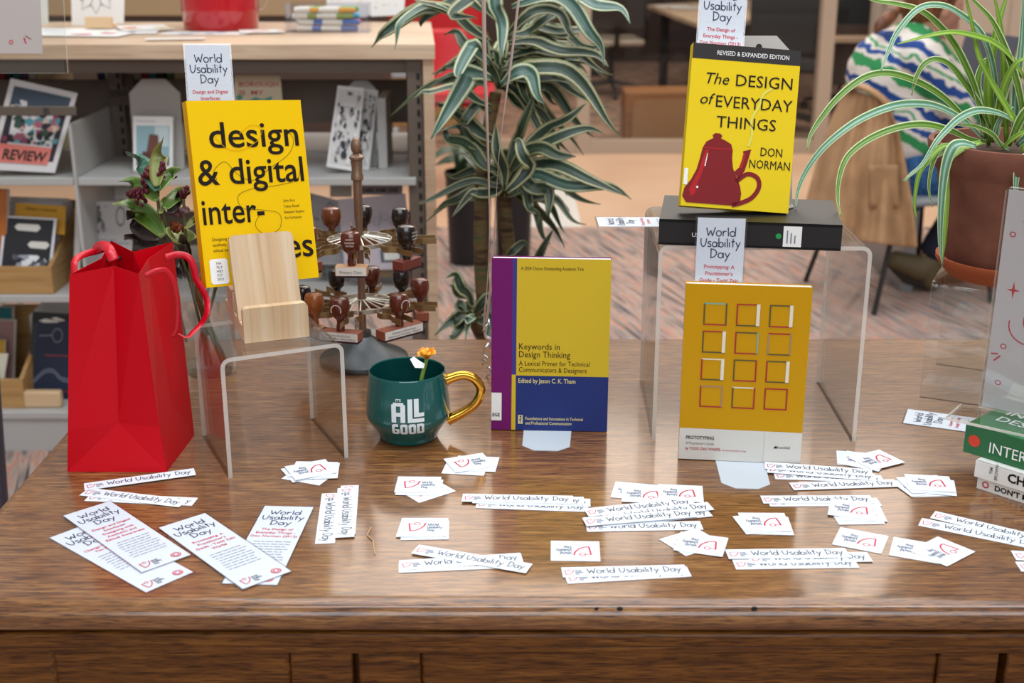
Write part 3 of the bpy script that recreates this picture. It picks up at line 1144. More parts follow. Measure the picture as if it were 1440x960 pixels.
card('bottom card of the pile left of the mug, slanting', (436, 668), -22, 0)
card('second card up of the pile left of the mug', (432, 664), 28, 1)
card('third card up of the pile left of the mug', (446, 664), 4, 2)
card('fourth card up of the pile left of the mug, set square', (441, 662), -3, 3)
card('top card of the pile left of the mug, mark upside down', (437, 663), 206, 4)
card('bottom card of the pile in front of the mug handle', (655, 657), -8, 0)
card('middle card of the pile in front of the mug handle', (670, 653), -6, 1)
card('top card of the pile in front of the mug handle', (660, 652), 22, 2)
card('bottom card of the pile under the mug, turned on its corner', (600, 690), 38, 0)
card('middle card of the pile under the mug', (590, 686), -3, 1)
card('top card of the pile under the mug', (588, 683), -1, 2)
card('lower card of the square pile between the upright strips and the centre', (598, 746), 2, 0)
card('second card of the square pile between the upright strips and the centre', (594, 744), -4, 1)
card('top card of the square pile between the upright strips and the centre', (596, 743), 0, 2)
card('single card lying alone at the centre front', (809, 775), 178, 0)
card('lowest of the paired cards above the central fan, left corner peeping out', (893, 691), 168, 0)
card('left one of the paired cards above the central fan', (906, 696), 175, 1)
card('right one of the paired cards above the central fan', (957, 695), 174, 2)
card('lower card of the pile just below the right end of the central fan', (972, 762), 212, 0)
card('upper card of the pile just below the right end of the central fan', (986, 766), 163, 1)
card('bottom card of the pile below the white foot of the mustard book', (1079, 739), 177, 0)
card('middle card of the pile below the white foot of the mustard book, askew', (1071, 737), 190, 1)
card('top card of the pile below the white foot of the mustard book', (1075, 735.5), 179, 2)
card('bottom card of the pile touching the long right strip', (1204, 725), 182, 0)
card('middle card of the pile touching the long right strip', (1209, 721), 176, 1)
card('top card of the pile touching the long right strip', (1199, 718), 162, 2)
card('lower card of the pile nearest the foot of the large riser', (1207, 646), 168, 0)
card('second card of the pile nearest the foot of the large riser', (1213, 649), 150, 1)
card('top card of the pile nearest the foot of the large riser, on its corner', (1232, 648), 208, 2)
card('bottom card of the thick pile left of the white books', (1304, 687), 184, 0)
card('second card of the thick pile left of the white books, left corner out', (1294, 685), 196, 1)
card('third card of the thick pile left of the white books, right corner out', (1311, 685), 166, 2)
card('fourth card of the thick pile left of the white books', (1300, 683), 188, 3)
card('top card of the thick pile left of the white books', (1307, 682), 172, 4)
card('single slanted card lying flat on the right, above three strips', (1210, 760), 155, 0)
card('left one of the pair of cards in the lower right corner', (1289, 774), 158, 0)
card('right one of the pair of cards in the lower right corner', (1325, 776), 219, 1)

stem = gp(522, 742)
stem2 = gp(527, 780)
mb = MB().tube([(stem.x, stem.y, TABLE + .001), (stem.x - .002, stem.y - .02, TABLE + .0015), ((stem.x + stem2.x) / 2, (stem.y + stem2.y) / 2, TABLE + .001), (stem2.x, stem2.y, TABLE + .001)], .0006, mat('dry_straw', '#c9a578', .7), 6)
tag(mb.build('dry_stem'), 'thin pale dry stem lying alone on the bare wood near the upright strips', 'stem')

# ------------------------------------------------------------------ green mug
mug = thing('coffee_mug', 'dark teal mug with white lettering and a gold handle', 'mug', (-.133, 1.532, TABLE), radians(3))
M_teal_g = mat('teal_glaze', '#0d5450', 0.12, coat=0.5)
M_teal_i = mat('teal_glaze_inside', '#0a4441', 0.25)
M_gold = mat('polished_gold', '#e0a440', 0.12, metal=1.0)
M_wl = mat('mug_white_print', '#dfe6e6', 0.4)
MP = [(.0, .0015), (.030, .0015), (.0335, .0), (.0365, .0015), (.040, .010), (.0468, .020), (.0520, .028), (.0538, .034), (.0535, .042), (.0525, .055), (.0508, .070), (.0490, .086), (.0484, .0905)]
MPs = [tuple(p)[:2] for p in crom([(*p, 0) for p in MP[3:]], 4)]
mb = MB().lathe(MP[:3] + MPs + [(.0476, .0918), (.0468, .0905)], M_teal_g, 56)
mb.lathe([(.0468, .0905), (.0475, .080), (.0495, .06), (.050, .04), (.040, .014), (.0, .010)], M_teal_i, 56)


def mugrad(z):
    for (r0, z0), (r1, z1) in zip(MPs, MPs[1:]):
        if z0 <= z <= z1:
            return r0 + (r1 - r0) * (z - z0) / max(z1 - z0, 1e-9)
    return MPs[-1][0]


def mugmap(u, v):
    R_ = mugrad(v) + .0004
    a = -pi / 2 + u / R_
    return (R_ * cos(a), R_ * sin(a), v)


def fine(mbx, poly, m):
    """print polygon strips cut fine enough to follow the curved side"""
    (u0, v0, u1, v1) = poly
    nu, nv = max(1, int((u1 - u0) / .002)), max(1, int((v1 - v0) / .004))
    for i in range(nu):
        for j in range(nv):
            a, b = u0 + (u1 - u0) * i / nu, u0 + (u1 - u0) * (i + 1) / nu
            c, d_ = v0 + (v1 - v0) * j / nv, v0 + (v1 - v0) * (j + 1) / nv
            mbx.rect(mugmap, a, c, b, d_, m)


mb.text("IT\u2019S", M_wl, mugmap, -.0105, .0665, .0046, bold=.03)
o = -.0195
# A
fine(mb, (o, .0395, o + .006, .0625), M_wl)
fine(mb, (o + .0115, .0395, o + .0175, .0625), M_wl)
fine(mb, (o + .002, .0605, o + .0155, .0650), M_wl)
fine(mb, (o + .006, .0475, o + .0115, .0525), M_wl)
# tall L and the small L nested in it
fine(mb, (o + .0205, .0395, o + .0265, .0695), M_wl)
fine(mb, (o + .0265, .0395, o + .0415, .0445), M_wl)
fine(mb, (o + .0285, .0465, o + .0345, .0695), M_wl)
fine(mb, (o + .0345, .0465, o + .0415, .0515), M_wl)
# GOOD
for k, ch in enumerate('GOOD'):
    x = o + .0003 + k * .0105
    fine(mb, (x, .0235, x + .0035, .0365), M_wl)
    fine(mb, (x + .0015, .0225, x + .0080, .0258), M_wl)
    fine(mb, (x + .0015, .0342, x + .0080, .0375), M_wl)
    if ch == 'D':
        fine(mb, (x, .0225, x + .0035, .0375), M_wl)
    if ch == 'G':
        fine(mb, (x + .0060, .0235, x + .0093, .0305), M_wl)
        fine(mb, (x + .0045, .0280, x + .0093, .0308), M_wl)
    else:
        fine(mb, (x + .0060, .0235, x + .0093, .0365), M_wl)
mb.build('cup', mug, smooth=50)
hp = crom([(.046, 0, .074), (.056, 0, .0785), (.072, 0, .082), (.087, 0, .075), (.0935, 0, .060), (.086, 0, .043), (.070, 0, .031), (.050, 0, .021)], 6)
MB().tube(hp, [.0048 + .0012 * abs(2 * i / (len(hp) - 1) - 1) ** 3 for i in range(len(hp))], M_gold, 14, 1.25).build('handle', mug, smooth=60)

fwr = thing('cut_flower', 'orange flower on a short green stem standing in the teal mug', 'flower', (-.133, 1.532, TABLE + .012))
M_or = mat('orange_petal', '#e88a14', 0.6)
M_or2 = mat('yellow_petal', '#f2ae2a', 0.6)
M_stem = mat('green_stem', '#7f9a3c', 0.5)
base = Vector((-.133, 1.532, TABLE + .012))
f0, f1 = yp(592, 537, 1.548) - base, yp(600, 505, 1.552) - base
MB().tube(crom([(.006, .01, 0), f0, f1], 6), .0026, M_stem, 8).build('stem', fwr)
rnd = random.Random(3)
for k in range(11):
    a = k * 2 * pi / 11
    c = f1 + Vector((0, 0, .001))
    e = c + Vector((cos(a) * .012, sin(a) * .009, .006 + rnd.random() * .008))
    MB().blade(crom([c, (c + e) / 2 + Vector((0, 0, .003)), e], 3), .009, M_or if k % 3 else M_or2, prof=lambda u: .5 + .6 * u if u < .8 else .7, fold=.3).build('petal', fwr, solid=.0004)
MB().ball(f1 + Vector((-.004, -.004, .010)), .0045, M_or2, 8).build('flower_centre', fwr)
p = yp(590, 513, 1.535) - base
MB().blade([p + Vector((-.010, .004, .008)), p + Vector((-.003, 0, 0)), p + Vector((.006, 0, -.002))], .012, M_wht, prof=lambda u: .5 + sin(u * 3) * .5).build('white_petal', fwr, solid=.0005)

# ------------------------------------------------------------------ red gift bag
bagt = thing('gift_bag', 'shiny red paper gift bag with ribbon handles on the left of the table', 'gift bag', (-.475, 1.47, TABLE))
o = Vector((-.475, 1.47, TABLE))
M_bag = mat('red_paper', '#c80016', 0.42, spec=0.22)
M_bag2 = mat('red_ribbon', '#c80a22', 0.35)
zt = 1.016
FL, FR, BR_ = gp(95, 663), gp(234, 664), gp(273, 612)
BL2 = FL + (BR_ - FR)
tFL, tFM, tFR = gp(98, 386, 1.013), gp(160, 374, 1.017), gp(195, 385, 1.014)
tBR, tBM, tBL = gp(243, 340, zt), gp(187, 354, zt), gp(156, 338, zt)
tSR = (tFR + tBR) / 2 + Vector((-.010, .0, -.002))
tSL = (tFL + tBL) / 2 + Vector((.012, 0, -.002))
k = .058
mFL, mFM, mFR = gp(95, 597, TABLE) * 0 + FL.lerp(tFL, .22), yp(167, 594, FL.y + .012), FR.lerp(tFR, .225) + Vector((-.003, .006, 0))
mBR, mBL = BR_.lerp(tBR, .22), BL2.lerp(tBL, .22)
mSR = (mFR + mBR) / 2 + Vector((-.004, 0, .01))
mSL = (mFL + mBL) / 2 + Vector((.004, 0, .01))
sR = (FR + BR_) / 2
sL = (FL + BL2) / 2
fM = (FL + FR) / 2
mBM = (mBL + mBR) / 2
pts = dict(FL=FL, FR=FR, BR=BR_, BL=BL2, tFL=tFL, tFM=tFM, tFR=tFR, tBR=tBR, tBM=tBM, tBL=tBL, tSR=tSR, tSL=tSL, mFL=mFL, mFM=mFM,
           mFR=mFR, mBR=mBR, mBL=mBL, mSR=mSR, mSL=mSL, mBM=mBM)
ks = list(pts)
ix = lambda *n: tuple(ks.index(q) for q in n)
mb = MB()
mb.add([pts[q] - o for q in ks], [
    ix('FL', 'FR', 'BR', 'BL'),
    ix('FL', 'FR', 'mFM'), ix('FL', 'mFM', 'mFL'), ix('FR', 'mFR', 'mFM'),
    ix('mFL', 'mFM', 'tFM', 'tFL'), ix('mFM', 'mFR', 'tFR', 'tFM'),
    ix('FR', 'BR', 'mSR'), ix('FR', 'mSR', 'mFR'), ix('BR', 'mBR', 'mSR'),
    ix('mFR', 'mSR', 'tSR', 'tFR'), ix('mSR', 'mBR', 'tBR', 'tSR'),
    ix('BR', 'BL', 'mBL', 'mBM', 'mBR'), ix('mBR', 'mBM', 'tBM', 'tBR'), ix('mBM', 'mBL', 'tBL', 'tBM'),
    ix('BL', 'FL', 'mSL'), ix('BL', 'mSL', 'mBL'), ix('FL', 'mFL', 'mSL'),
    ix('mBL', 'mSL', 'tSL', 'tBL'), ix('mSL', 'mFL', 'tFL', 'tSL')], M_bag)
for px in ((148, 366), (167, 363)):
    pp = gp(*px, 1.0) - o
    mb.ball(pp, .0028, M_slot, 8)
mb.build('paper_bag', bagt, smooth=0, solid=.0006)


def ribbon(pix, w, name, hint=(0, -.5, .85), tw=0.0):
    P = crom([yp(x, y, Y) - o for x, y, Y in pix], 6)
    MB().blade(P, w, M_bag2, hint=hint, fold=0, cols=3, twist=tw).build(name, bagt, solid=.0005, smooth=50)


ribbon([(104, 384, 1.45), (106, 366, 1.46), (120, 357, 1.48), (140, 352, 1.50), (150, 347, 1.50)], .008, 'ribbon_handle', (0, -1, .2))
ribbon([(131, 352, 1.50), (143, 345, 1.48), (153, 350, 1.46), (160, 366, 1.45)], .012, 'ribbon_handle', (.3, -1, .5))
ribbon([(233, 362, 1.49), (250, 358, 1.50), (265, 362, 1.50), (273, 378, 1.50), (276, 392, 1.50), (285, 408, 1.50), (291, 422, 1.50), (291, 440, 1.49), (283, 455, 1.49), (272, 466, 1.48), (262, 474, 1.47), (246, 466, 1.47)], .0085, 'ribbon_handle', (.5, -1, .3), 1.4)
ribbon([(204, 388, 1.428), (222, 380, 1.436), (236, 382, 1.445), (246, 400, 1.45), (251, 430, 1.458), (249, 462, 1.462), (243, 474, 1.462)], .006, 'ribbon_handle', (.8, -.8, .2))

# ------------------------------------------------------------------ glass vase and its flowers, behind the bag
vz = gp(297, 522)
vase = thing('glass_vase', 'clear glass vase of stems standing behind the red gift bag', 'vase', (vz.x, vz.y, TABLE))
MB().lathe([(.0, .0), (.033, .0), (.036, .006), (.038, .05), (.043, .11), (.046, .15), (.0445, .15), (.0415, .11), (.0365, .05), (.033, .012), (.0, .012)], clear('vase_glass', (.93, .94, .93), .08, .8), 32).build('glass', vase, smooth=60)
mb = MB()
rnd = random.Random(5)
M_st2 = mat('brown_green_stem', '#5d5a34', .6)
for k in range(9):
    a = rnd.random() * 6.28
    mb.tube([(.022 * cos(a), .022 * sin(a), .016), (-.02 * cos(a + .6), -.02 * sin(a + .6), .14)], .0024, M_st2, 6)
stm = mb.build('stems', vase)
bq = thing('flower_bouquet', 'bouquet of broad green leaves and dark red blooms rising behind the red bag', 'bouquet', (vz.x, vz.y, TABLE + .02))
o = Vector((vz.x, vz.y, TABLE + .02))
M_lg = leafmat('bouquet_leaf', [(0, '#8d9a48'), (.12, '#46661f'), (.8, '#527327'), (1, '#7d8c3a')], .3)
M_lt = leafmat('bluish_leaf', [(0, '#8aa48e'), (.12, '#3a6650'), (1, '#4a7560')], .3)
M_lo = leafmat('olive_leaf', [(0, '#8d9a3a'), (.15, '#66702a'), (1, '#77702f')])
M_lp = leafmat('pale_leaf', [(0, '#c3c98a'), (.1, '#98a558'), (1, '#a9b267')])
M_ld = leafmat('dark_leaf', [(0, '#6a4a48'), (.12, '#2c2220'), (1, '#3a2c28')])
M_bl = mat('dark_red_bloom', '#5a0f22', .6)
M_bl2 = mat('rust_bloom', '#84401c', .6)
lprof = lambda u: max(.04, sin(pi * min(1, u * .92 + .08)) ** .8)
for pix, w, m in (
        ([(222, 268), (214, 248), (198, 228), (176, 213)], .026, M_lt), ([(221, 262), (222, 240), (226, 215), (230, 192)], .026, M_lo),
        ([(222, 282), (205, 266), (185, 257), (166, 255)], .022, M_lg), ([(223, 268), (232, 254), (243, 244), (255, 238)], .022, M_lg),
        ([(233, 294), (244, 280), (256, 272), (268, 268)], .024, M_lg), ([(231, 332), (212, 308), (188, 292), (157, 287)], .030, M_lg),
        ([(234, 326), (246, 334), (262, 336), (276, 334)], .034, M_lp), ([(230, 330), (220, 318), (206, 305), (186, 296)], .022, M_lo),
        ([(262, 322), (268, 316), (274, 310), (279, 306)], .016, M_lo), ([(226, 300), (230, 290), (232, 282), (233, 276)], .014, M_lp),
        ([(225, 335), (205, 325), (192, 310), (178, 296)], .03, M_ld), ([(222, 345), (205, 340), (190, 338), (175, 330)], .03, M_ld),
        ([(262, 348), (250, 360), (248, 375), (256, 392)], .03, M_ld), ([(240, 300), (246, 290), (250, 280), (250, 268)], .022, M_ld),
        ([(230, 350), (212, 356), (200, 360), (186, 352)], .026, M_ld), ([(258, 330), (262, 350), (264, 370), (260, 392)], .026, M_ld)):
    P = crom([yp(x, y, vz.y - .06 + .03 * (i % 3)) - o for i, (x, y) in enumerate(pix)], 5)
    MB().blade(P, w, m, hint=(0, -.9, .5), prof=lprof, fold=.2).build('leaf', bq, solid=.0004, smooth=60)
for (c0, c1, n, m, s) in (((197, 285), (208, 238), 34, M_bl, 8), ((186, 275), (196, 268), 16, M_bl, 8), ((226, 250), (229, 230), 20, M_bl, 5), ((253, 322), (243, 316), 22, M_bl2, 9), ((258, 276), (262, 266), 16, M_bl, 7), ((246, 300), (262, 296), 18, mat('mauve_bloom', '#6d4c52', .6), 9)):
    mb = MB()
    n = int(n * 2.4)
    for i in range(n):
        t = i / n
        p = yp(c0[0] + (c1[0] - c0[0]) * t + rnd.uniform(-s, s) * (1 - .6 * t), c0[1] + (c1[1] - c0[1]) * t + rnd.uniform(-4, 4), vz.y - .03 + rnd.uniform(-.012, .012)) - o
        mb.ball(p, rnd.uniform(.0018, .0034), m, 6, (1, 1, 1.3))
    mb.build('bloom', bq, smooth=60)
for pix in ([(262, 480), (240, 380), (224, 300), (222, 262)], [(285, 470), (262, 380), (236, 320), (229, 290)], [(292, 470), (272, 400), (262, 340), (258, 280)]):
    MB().tube(crom([yp(x, y, vz.y - (.0 if i < 1 else .04)) - o for i, (x, y) in enumerate(pix)], 5), .0022, M_st2, 6).build('stem', bq)

# ------------------------------------------------------------------ rubber stamp carousel
cz = gp(512, 507)
CX, CY = cz.x, cz.y
car = thing('stamp_carousel', 'old metal rubber stamp carousel behind the teal mug', 'stamp rack', (CX, CY, TABLE))
M_cast = mat('cast_grey_metal', '#5e6162', 0.34, metal=.8)
M_brass = mat('aged_brass', '#9a8058', 0.35, metal=.8)
M_rod = mat('brown_bronze', '#8a6f5a', 0.4, metal=.6)
MB().lathe([(0, 0), (.066, 0), (.067, .004), (.066, .008), (.060, .012), (.045, .018), (.030, .028), (.018, .036), (.013, .04), (.012, .048), (.0, .048)], M_cast, 40).build('base', car, smooth=40)
zt = yp(518, 225, CY).z - TABLE
MB().lathe([(.0055, .045), (.0055, zt - .09), (.0065, zt - .085), (.0065, zt - .03), (.009, zt - .028), (.009, zt - .022), (.0075, zt - .018), (.0085, zt), (.0105, zt + .002), (.0105, zt + .005), (.005, zt + .009), (.0, zt + .009)], M_rod, 14).build('rod', car, smooth=40)
mb = MB().ball((0, 0, zt + .020), .0095, M_rod, 12, (.85, .5, 1.35))
mb.build('finial', car, smooth=60)
R1 = .088
zU, zL = yp(518, 336, CY).z - TABLE, yp(520, 425, CY).z - TABLE
for zw, off in ((zU, 8), (zL, -4)):
    mb = MB()
    for k in range(16):
        a = radians(off) + k * 2 * pi / 16
        mb.tube([(.007 * cos(a), .007 * sin(a), zw + .006), (.046 * cos(a + .12), .046 * sin(a + .12), zw - .003)], .0013, mat('bright_wire', '#d6d0c0', .3, metal=.8) if k == 0 and off == 8 else bpy.data.materials['bright_wire'], 5)
    mb.lathe([(.046, zw - .005), (.0475, zw - .005), (.0475, zw + .001), (.046, zw + .001), (.046, zw - .005)], bpy.data.materials['bright_wire'], 24)
    mb.build('spoke_wheel', car, smooth=40)
    for k in range(8):
        a = radians(off) + k * pi / 4
        ca, sa = cos(a), sin(a)
        mb = MB()
        for s in (-1, 1):
            path = [(.046, s * .004), (.055, s * .011), (.066, s * .0125), (.074, s * .007), (.080, s * .005), (.092, s * .010), (.112, s * .0105)]
            P = crom([(x * ca - y * sa, x * sa + y * ca, zw - .004) for x, y in path], 3)
            mb.blade(P, .0085, M_brass, hint=(-sa * s, ca * s, .02), fold=0, cols=2)
        mb.build('clip', car, solid=.0009, smooth=0)

M_wr = mat('red_brown_wood', '#5a2413', .22, coat=.4)
M_wb = mat('dark_handle_wood', '#1c1412', .22, coat=.4)
M_wo = mat('amber_wood', '#94501f', .25, coat=.4)
M_wm = mat('brown_handle_wood', '#6b3517', .25, coat=.4)
M_label = mat('stamp_label', '#ded9cf', .6)
M_blk = mat('stamp_mount', '#8a4a34', .5)
M_blkl = mat('pale_stamp_mount', '#b98a62', .5)
M_rub = mat('stamp_rubber', '#3a1c2c', .7)


def stamp(label, zw, ang, hm, bm, bl=.04, face=None, hs=1.0, drop=0.0, sticker=None):
    a = radians(ang)
    x, y = CX + R1 * cos(a), CY + R1 * sin(a)
    root = thing('rubber_stamp', label, 'rubber stamp', (x, y, TABLE + zw - .033 - drop), a + pi / 2, 'rubber stamps hanging on the carousel')
    zb = .016
    m = MB().box(-bl / 2, bl / 2, -.010, .010, .003, zb, bm)
    if face:
        m.rect(lambda u, v: (u, -.0104, v), -bl / 2 + .001, .0035, bl / 2 - .001, zb - .0005, M_label)
        fp = lambda u, v: (u, -.0108, v)
        for k, t in enumerate(face):
            m.text(t, M_dgrey, fp, 0, (.0098 - .0046 * k) if len(face) > 1 else .0065, .0046 if len(face) > 1 else .006, width=bl * (.62, .84)[k] if len(face) > 1 else bl * .7)
    m.build('mount', root, bevel=.0006)
    MB().box(-bl / 2 + .001, bl / 2 - .001, -.009, .009, 0, .003, M_rub).build('rubber_face', root)
    m = MB().lathe([(.0, zb), (.006, zb), (.0062, zb + .006), (.005, zb + .011), (.0056, zb + .017), (.0115 * hs, zb + .023), (.0138 * hs, zb + .033), (.0134 * hs, zb + .042), (.0115 * hs, zb + .0475), (.007 * hs, zb + .049), (.0, zb + .049)], hm, 16)
    if sticker == 'ring':
        m.ring(lambda u, v: (u, -.0138 * hs - .0006, v), 0, zb + .034, .0075, .0012, M_label, 16, radians(-30), radians(210))
    elif sticker:
        for k, t in enumerate(sticker):
            m.text(t, M_label, lambda u, v: (u, -.0138 * hs - .0008, v), 0, zb + .039 - .0045 * k, .0036, width=.013 - .002 * abs(k - 1))
    m.build('handle', root, smooth=50)
    return root


stamp('red-brown knobbed stamp at the front of the upper tier, hanging before the rod', zU, -91, M_wr, M_blkl, .045, ('Primary Clinic',), 1.05, 0, ('UNIVERSITY', 'MADISON', 'WISCONSIN'))
stamp('black knobbed stamp with white print at the right front of the upper tier', zU, -34, M_wb, mat('reddish_mount', '#6e3226', .4), .042, None, 1.05, 0, ('RETURN', 'LIBRARY', 'USE ONLY'))
stamp('black knobbed stamp at the right back of the upper tier', zU, 52, M_wb, M_rub, .04, None, .95)
stamp('black knobbed stamp at the back of the upper tier, behind the rod', zU, 92, M_wb, M_blk, .04)
stamp('brown knobbed stamp at the left back of the upper tier', zU, 125, M_wm, M_blk, .04, None, 1.1)
stamp('amber knobbed stamp at the left of the upper tier, beside the yellow book', zU, 182, M_wo, M_wo, .04, None, 1.15)
stamp('dark stamp at the left front of the upper tier', zU, 222, M_wm, M_blk, .036)
stamp('black ridged stamp furthest left on the lower tier', zL, 196, M_wb, M_blk, .036, None, 1.0)
stamp('amber brown stamp at the left front of the lower tier', zL, 226, M_wo, M_blkl, .04, None, 1.05)
stamp('black ridged stamp at the left back of the lower tier', zL, 122, M_wb, M_blk, .036)
stamp('brown stamp at the back of the lower tier, behind the rod', zL, 86, M_wr, M_blk, .036)
stamp('dark stamp at the right back of the lower tier', zL, 52, M_wb, M_blk, .036)
stamp('red-brown stamp at the far right of the lower tier', zL, 12, M_wr, M_blk, .034)
stamp('stamp with a long labelled block at the right front of the lower tier', zL, -46, M_wr, M_blk, .072, ('Information School Library', 'University of Wisconsin - Madison'), 1.05, 0, 'ring')
stamp('stamp with a labelled block at the front of the lower tier, over the round base', zL, -104, M_wr, M_blk, .060, ('Wisconsin School Library', 'and Archives'), 1.05, 0, 'ring')

# ------------------------------------------------------------------ balloon ribbons
M_rib = mat('pinkish_white_ribbon', '#c6aea2', .3, metal=.2)
M_sil = mat('silver_foil', '#cfd2d6', .18, metal=.9)


def hang(label, pix, w, foil):
    rb = thing('balloon_ribbon', label, 'ribbon', gp(690, 533))
    o = gp(690, 533)
    P = crom([yp(x, y, 1.76) - o for x, y in pix], 8)
    MB().blade(P, w, M_rib, hint=(.1, -1, .1), fold=0, cols=3, twist=3.0).build('band', rb, solid=.0003, smooth=60)
    for f in foil:
        P = crom([yp(x, y, 1.76 + dy) - o for x, y, dy in f], 4)
        MB().blade(P, .0055, M_sil, hint=(.4, -1, .3), fold=0, cols=3, twist=4.0, prof=lambda u: .6 + .4 * sin(u * 20)).build('foil_curl', rb, solid=.0003, smooth=60)


hang('straight pinkish ribbon hanging down to the table left of the purple book', [(674, -620), (678, -250), (681, 60), (684, 150), (687, 240), (688, 330), (685, 400), (681, 450), (683, 472), (690, 478), (689, 490)], .0062,
     [[(686, 448, 0), (689, 460, -.01), (692, 470, 0)], [(690, 482, 0), (682, 488, -.01), (680, 496, 0), (686, 504, -.005)], [(679, 505, 0), (683, 509, -.01), (678, 512, 0)]])
hang('thin silvery ribbon slanting down from the right to the knot by the purple book', [(790, -620), (752, -200), (722, 60), (711, 140), (702, 215), (697, 290), (693, 360), (688, 420), (684, 456)], .0040,
     [[(686, 515, 0), (690, 522, -.01), (683, 532, 0)], [(684, 545, .01), (690, 549, 0), (687, 553, .01)], [(687, 455, 0), (681, 459, -.01), (680, 466, 0)]])

# ------------------------------------------------------------------ stack of books at the right
M_gc = mat('green_cover', '#2b7a45', .35)
M_gsp = mat('green_spine', '#1f6638', .35)
M_wc = mat('white_cover', '#e8e6e0', .4)
ang = radians(-47)


def stacked(label, corner, z0, th, lx, ly, top_m, sp_m, deco):
    """corner: front left corner; lx along the spine to the right, ly to the back"""
    root = thing('stacked_book', label, 'book', (corner.x, corner.y, z0), ang)
    c = .0012
    mb = MB()
    mb.box(0, lx, 0, ly, th - c, th, top_m)
    mb.box(0, lx, 0, ly, 0, c, top_m)
    mb.box(0, lx, -.0006, c, 0, th, sp_m)
    deco(mb)
    mb.build('cover', root, smooth=0)
    MB().box(.002, lx - .002, c, ly - .002, c, th - c, M_pages).build('page_block', root, smooth=0)


def d1(mb):
    q = lambda u, v: (u, -.0010, v)
    mb.text("DON\u2019T MAKE ME THINK", M_ink, q, .022, .0042, .0090, 'L', bold=.03, width=.105)
    mb.ring(q, .0105, .0075, .0034, .0016, M_red, 16)


def d2(mb):
    q = lambda u, v: (u, -.0010, v)
    mb.text('CHANGE', M_ink, q, .040, .0065, .0150, 'L', bold=.03)
    mb.text('BY DESIGN', M_ink, q, .114, .0065, .0150, 'L', bold=.03)
    for k, t in enumerate(('TIM', 'BROWN')):
        mb.text(t, M_dgrey, lambda u, v, k=k: (.0215 + .0065 * k - v, -.0010, .0045 + u), .0085, 0, .0052, 'C', bold=.01)


def d3(mb):
    q = lambda u, v: (u, -.0010, v)
    mb.text('INTERACTION DESIGN', M_wht, q, .0315, .0085, .0185, 'L', sx=.92)
    mb.disc(q, .0125, .0170, .0072, mat('orange_red_dot', '#d83a1e', .4), 20)
    t = lambda u, v: (u, v, .0356)
    mb.text('INTERACTION', M_wht, t, .018, .060, .024, 'L', sx=.9, bold=.01)
    mb.text('DESIGN', M_wht, t, .018, .034, .024, 'L', sx=.9, bold=.01)


cA, cB, cC = gp(1373.5, 686), gp(1370, 669, TABLE + .0155), gp(1354.5, 634, TABLE + .0365)
stacked('slim white book at the bottom of the stack on the right edge', cA, TABLE + .0003, .015, .20, .14, M_wc, M_wc, d1)
stacked('thicker white book in the middle of the stack on the right edge', cB, TABLE + .0156, .0205, .21, .145, M_wc, M_wc, d2)
stacked('green book on top of the stack on the right edge', cC, TABLE + .0364, .035, .225, .185, M_gc, M_gsp, d3)

# ------------------------------------------------------------------ acrylic sign holder on the green book
zb = TABLE + .0364 + .0358
bL = gp(1352, 571, zb)
sg = thing('sign_holder', 'clear plastic sign holder with a pale sheet, standing on the green book', 'sign', (bL.x, bL.y, zb), radians(-37))
lean = radians(1.0)
sh = yp(1395, 253, 1.50).z - zb
MB().box(0, .216, -.055, 0.0, 0, .003, M_acr).box(0, .216, -.0562, -.055, 0, .003, M_acre).box(-.001, 0, -.055, 0, 0, .003, M_acre).build('foot', sg, smooth=0)
SX0 = .020
pm = lambda u, v, d: (SX0 + u, v * sin(lean) + d * cos(lean), .003 + v * cos(lean) - d * sin(lean))
mb = MB()
for d0 in (0, .0042):
    mb.prism([(0, 0), (.20, 0), (.20, sh), (.004, sh), (0, sh - .004)], pm, d0, d0 + .0022, M_acr, M_acre)
mb.build('clear_sleeve', sg, smooth=0)
M_sheet = mat('greyish_sheet', '#c9c2c2', .6)
mb = MB().prism([(.003, .002), (.197, .002), (.197, sh - .003), (.003, sh - .003)], pm, .0026, .0038, M_sheet)
q = lambda u, v: pm(u, v * .92 * sh / .267, .0024)
for (x, y) in ((.034, .262),):
    for k in range(4):
        a = pi / 4 + k * pi / 2
        mb.stroke(q, [(x + .006 * cos(a), y + .008 * sin(a)), (x + .015 * cos(a), y + .018 * sin(a))], .0014, M_red)
for x, y in ((.0135, .232), (.019, .087), (.018, .038)):
    mb.ring(q, x, y, .003, .0012, M_red, 16)
mb.poly(q, [(.022, .150), (.0235, .160), (.030, .1615), (.0235, .163), (.022, .173), (.0205, .163), (.014, .1615), (.0205, .160)], M_red)
mb.ring(q, .060, .125, .022, .0014, M_red, 16, radians(150), radians(215))
mb.ring(q, .046, .118, .024, .0014, M_red, 16, radians(170), radians(265))
mb.stroke(q, [(.006, .075), (.014, .076)], .002, M_red)
mb.stroke(q, [(.010, .066), (.017, .074)], .0018, M_red)
M_lav = mat('lavender_grey_shape', '#a59db0', .6)
mb.rect(q, .045, .225, .12, .250, mat('plum_shape', '#8a6f86', .6))
mb.rect(q, .048, .140, .13, .165, M_lav)
mb.poly(q, [(.030, .020), (.09, .012), (.10, .030), (.036, .042)], M_lgrey)
mb.poly(q, [(.050, .060), (.10, .062), (.10, .092), (.052, .090)], M_lav)
mb.build('printed_sheet', sg, smooth=0)

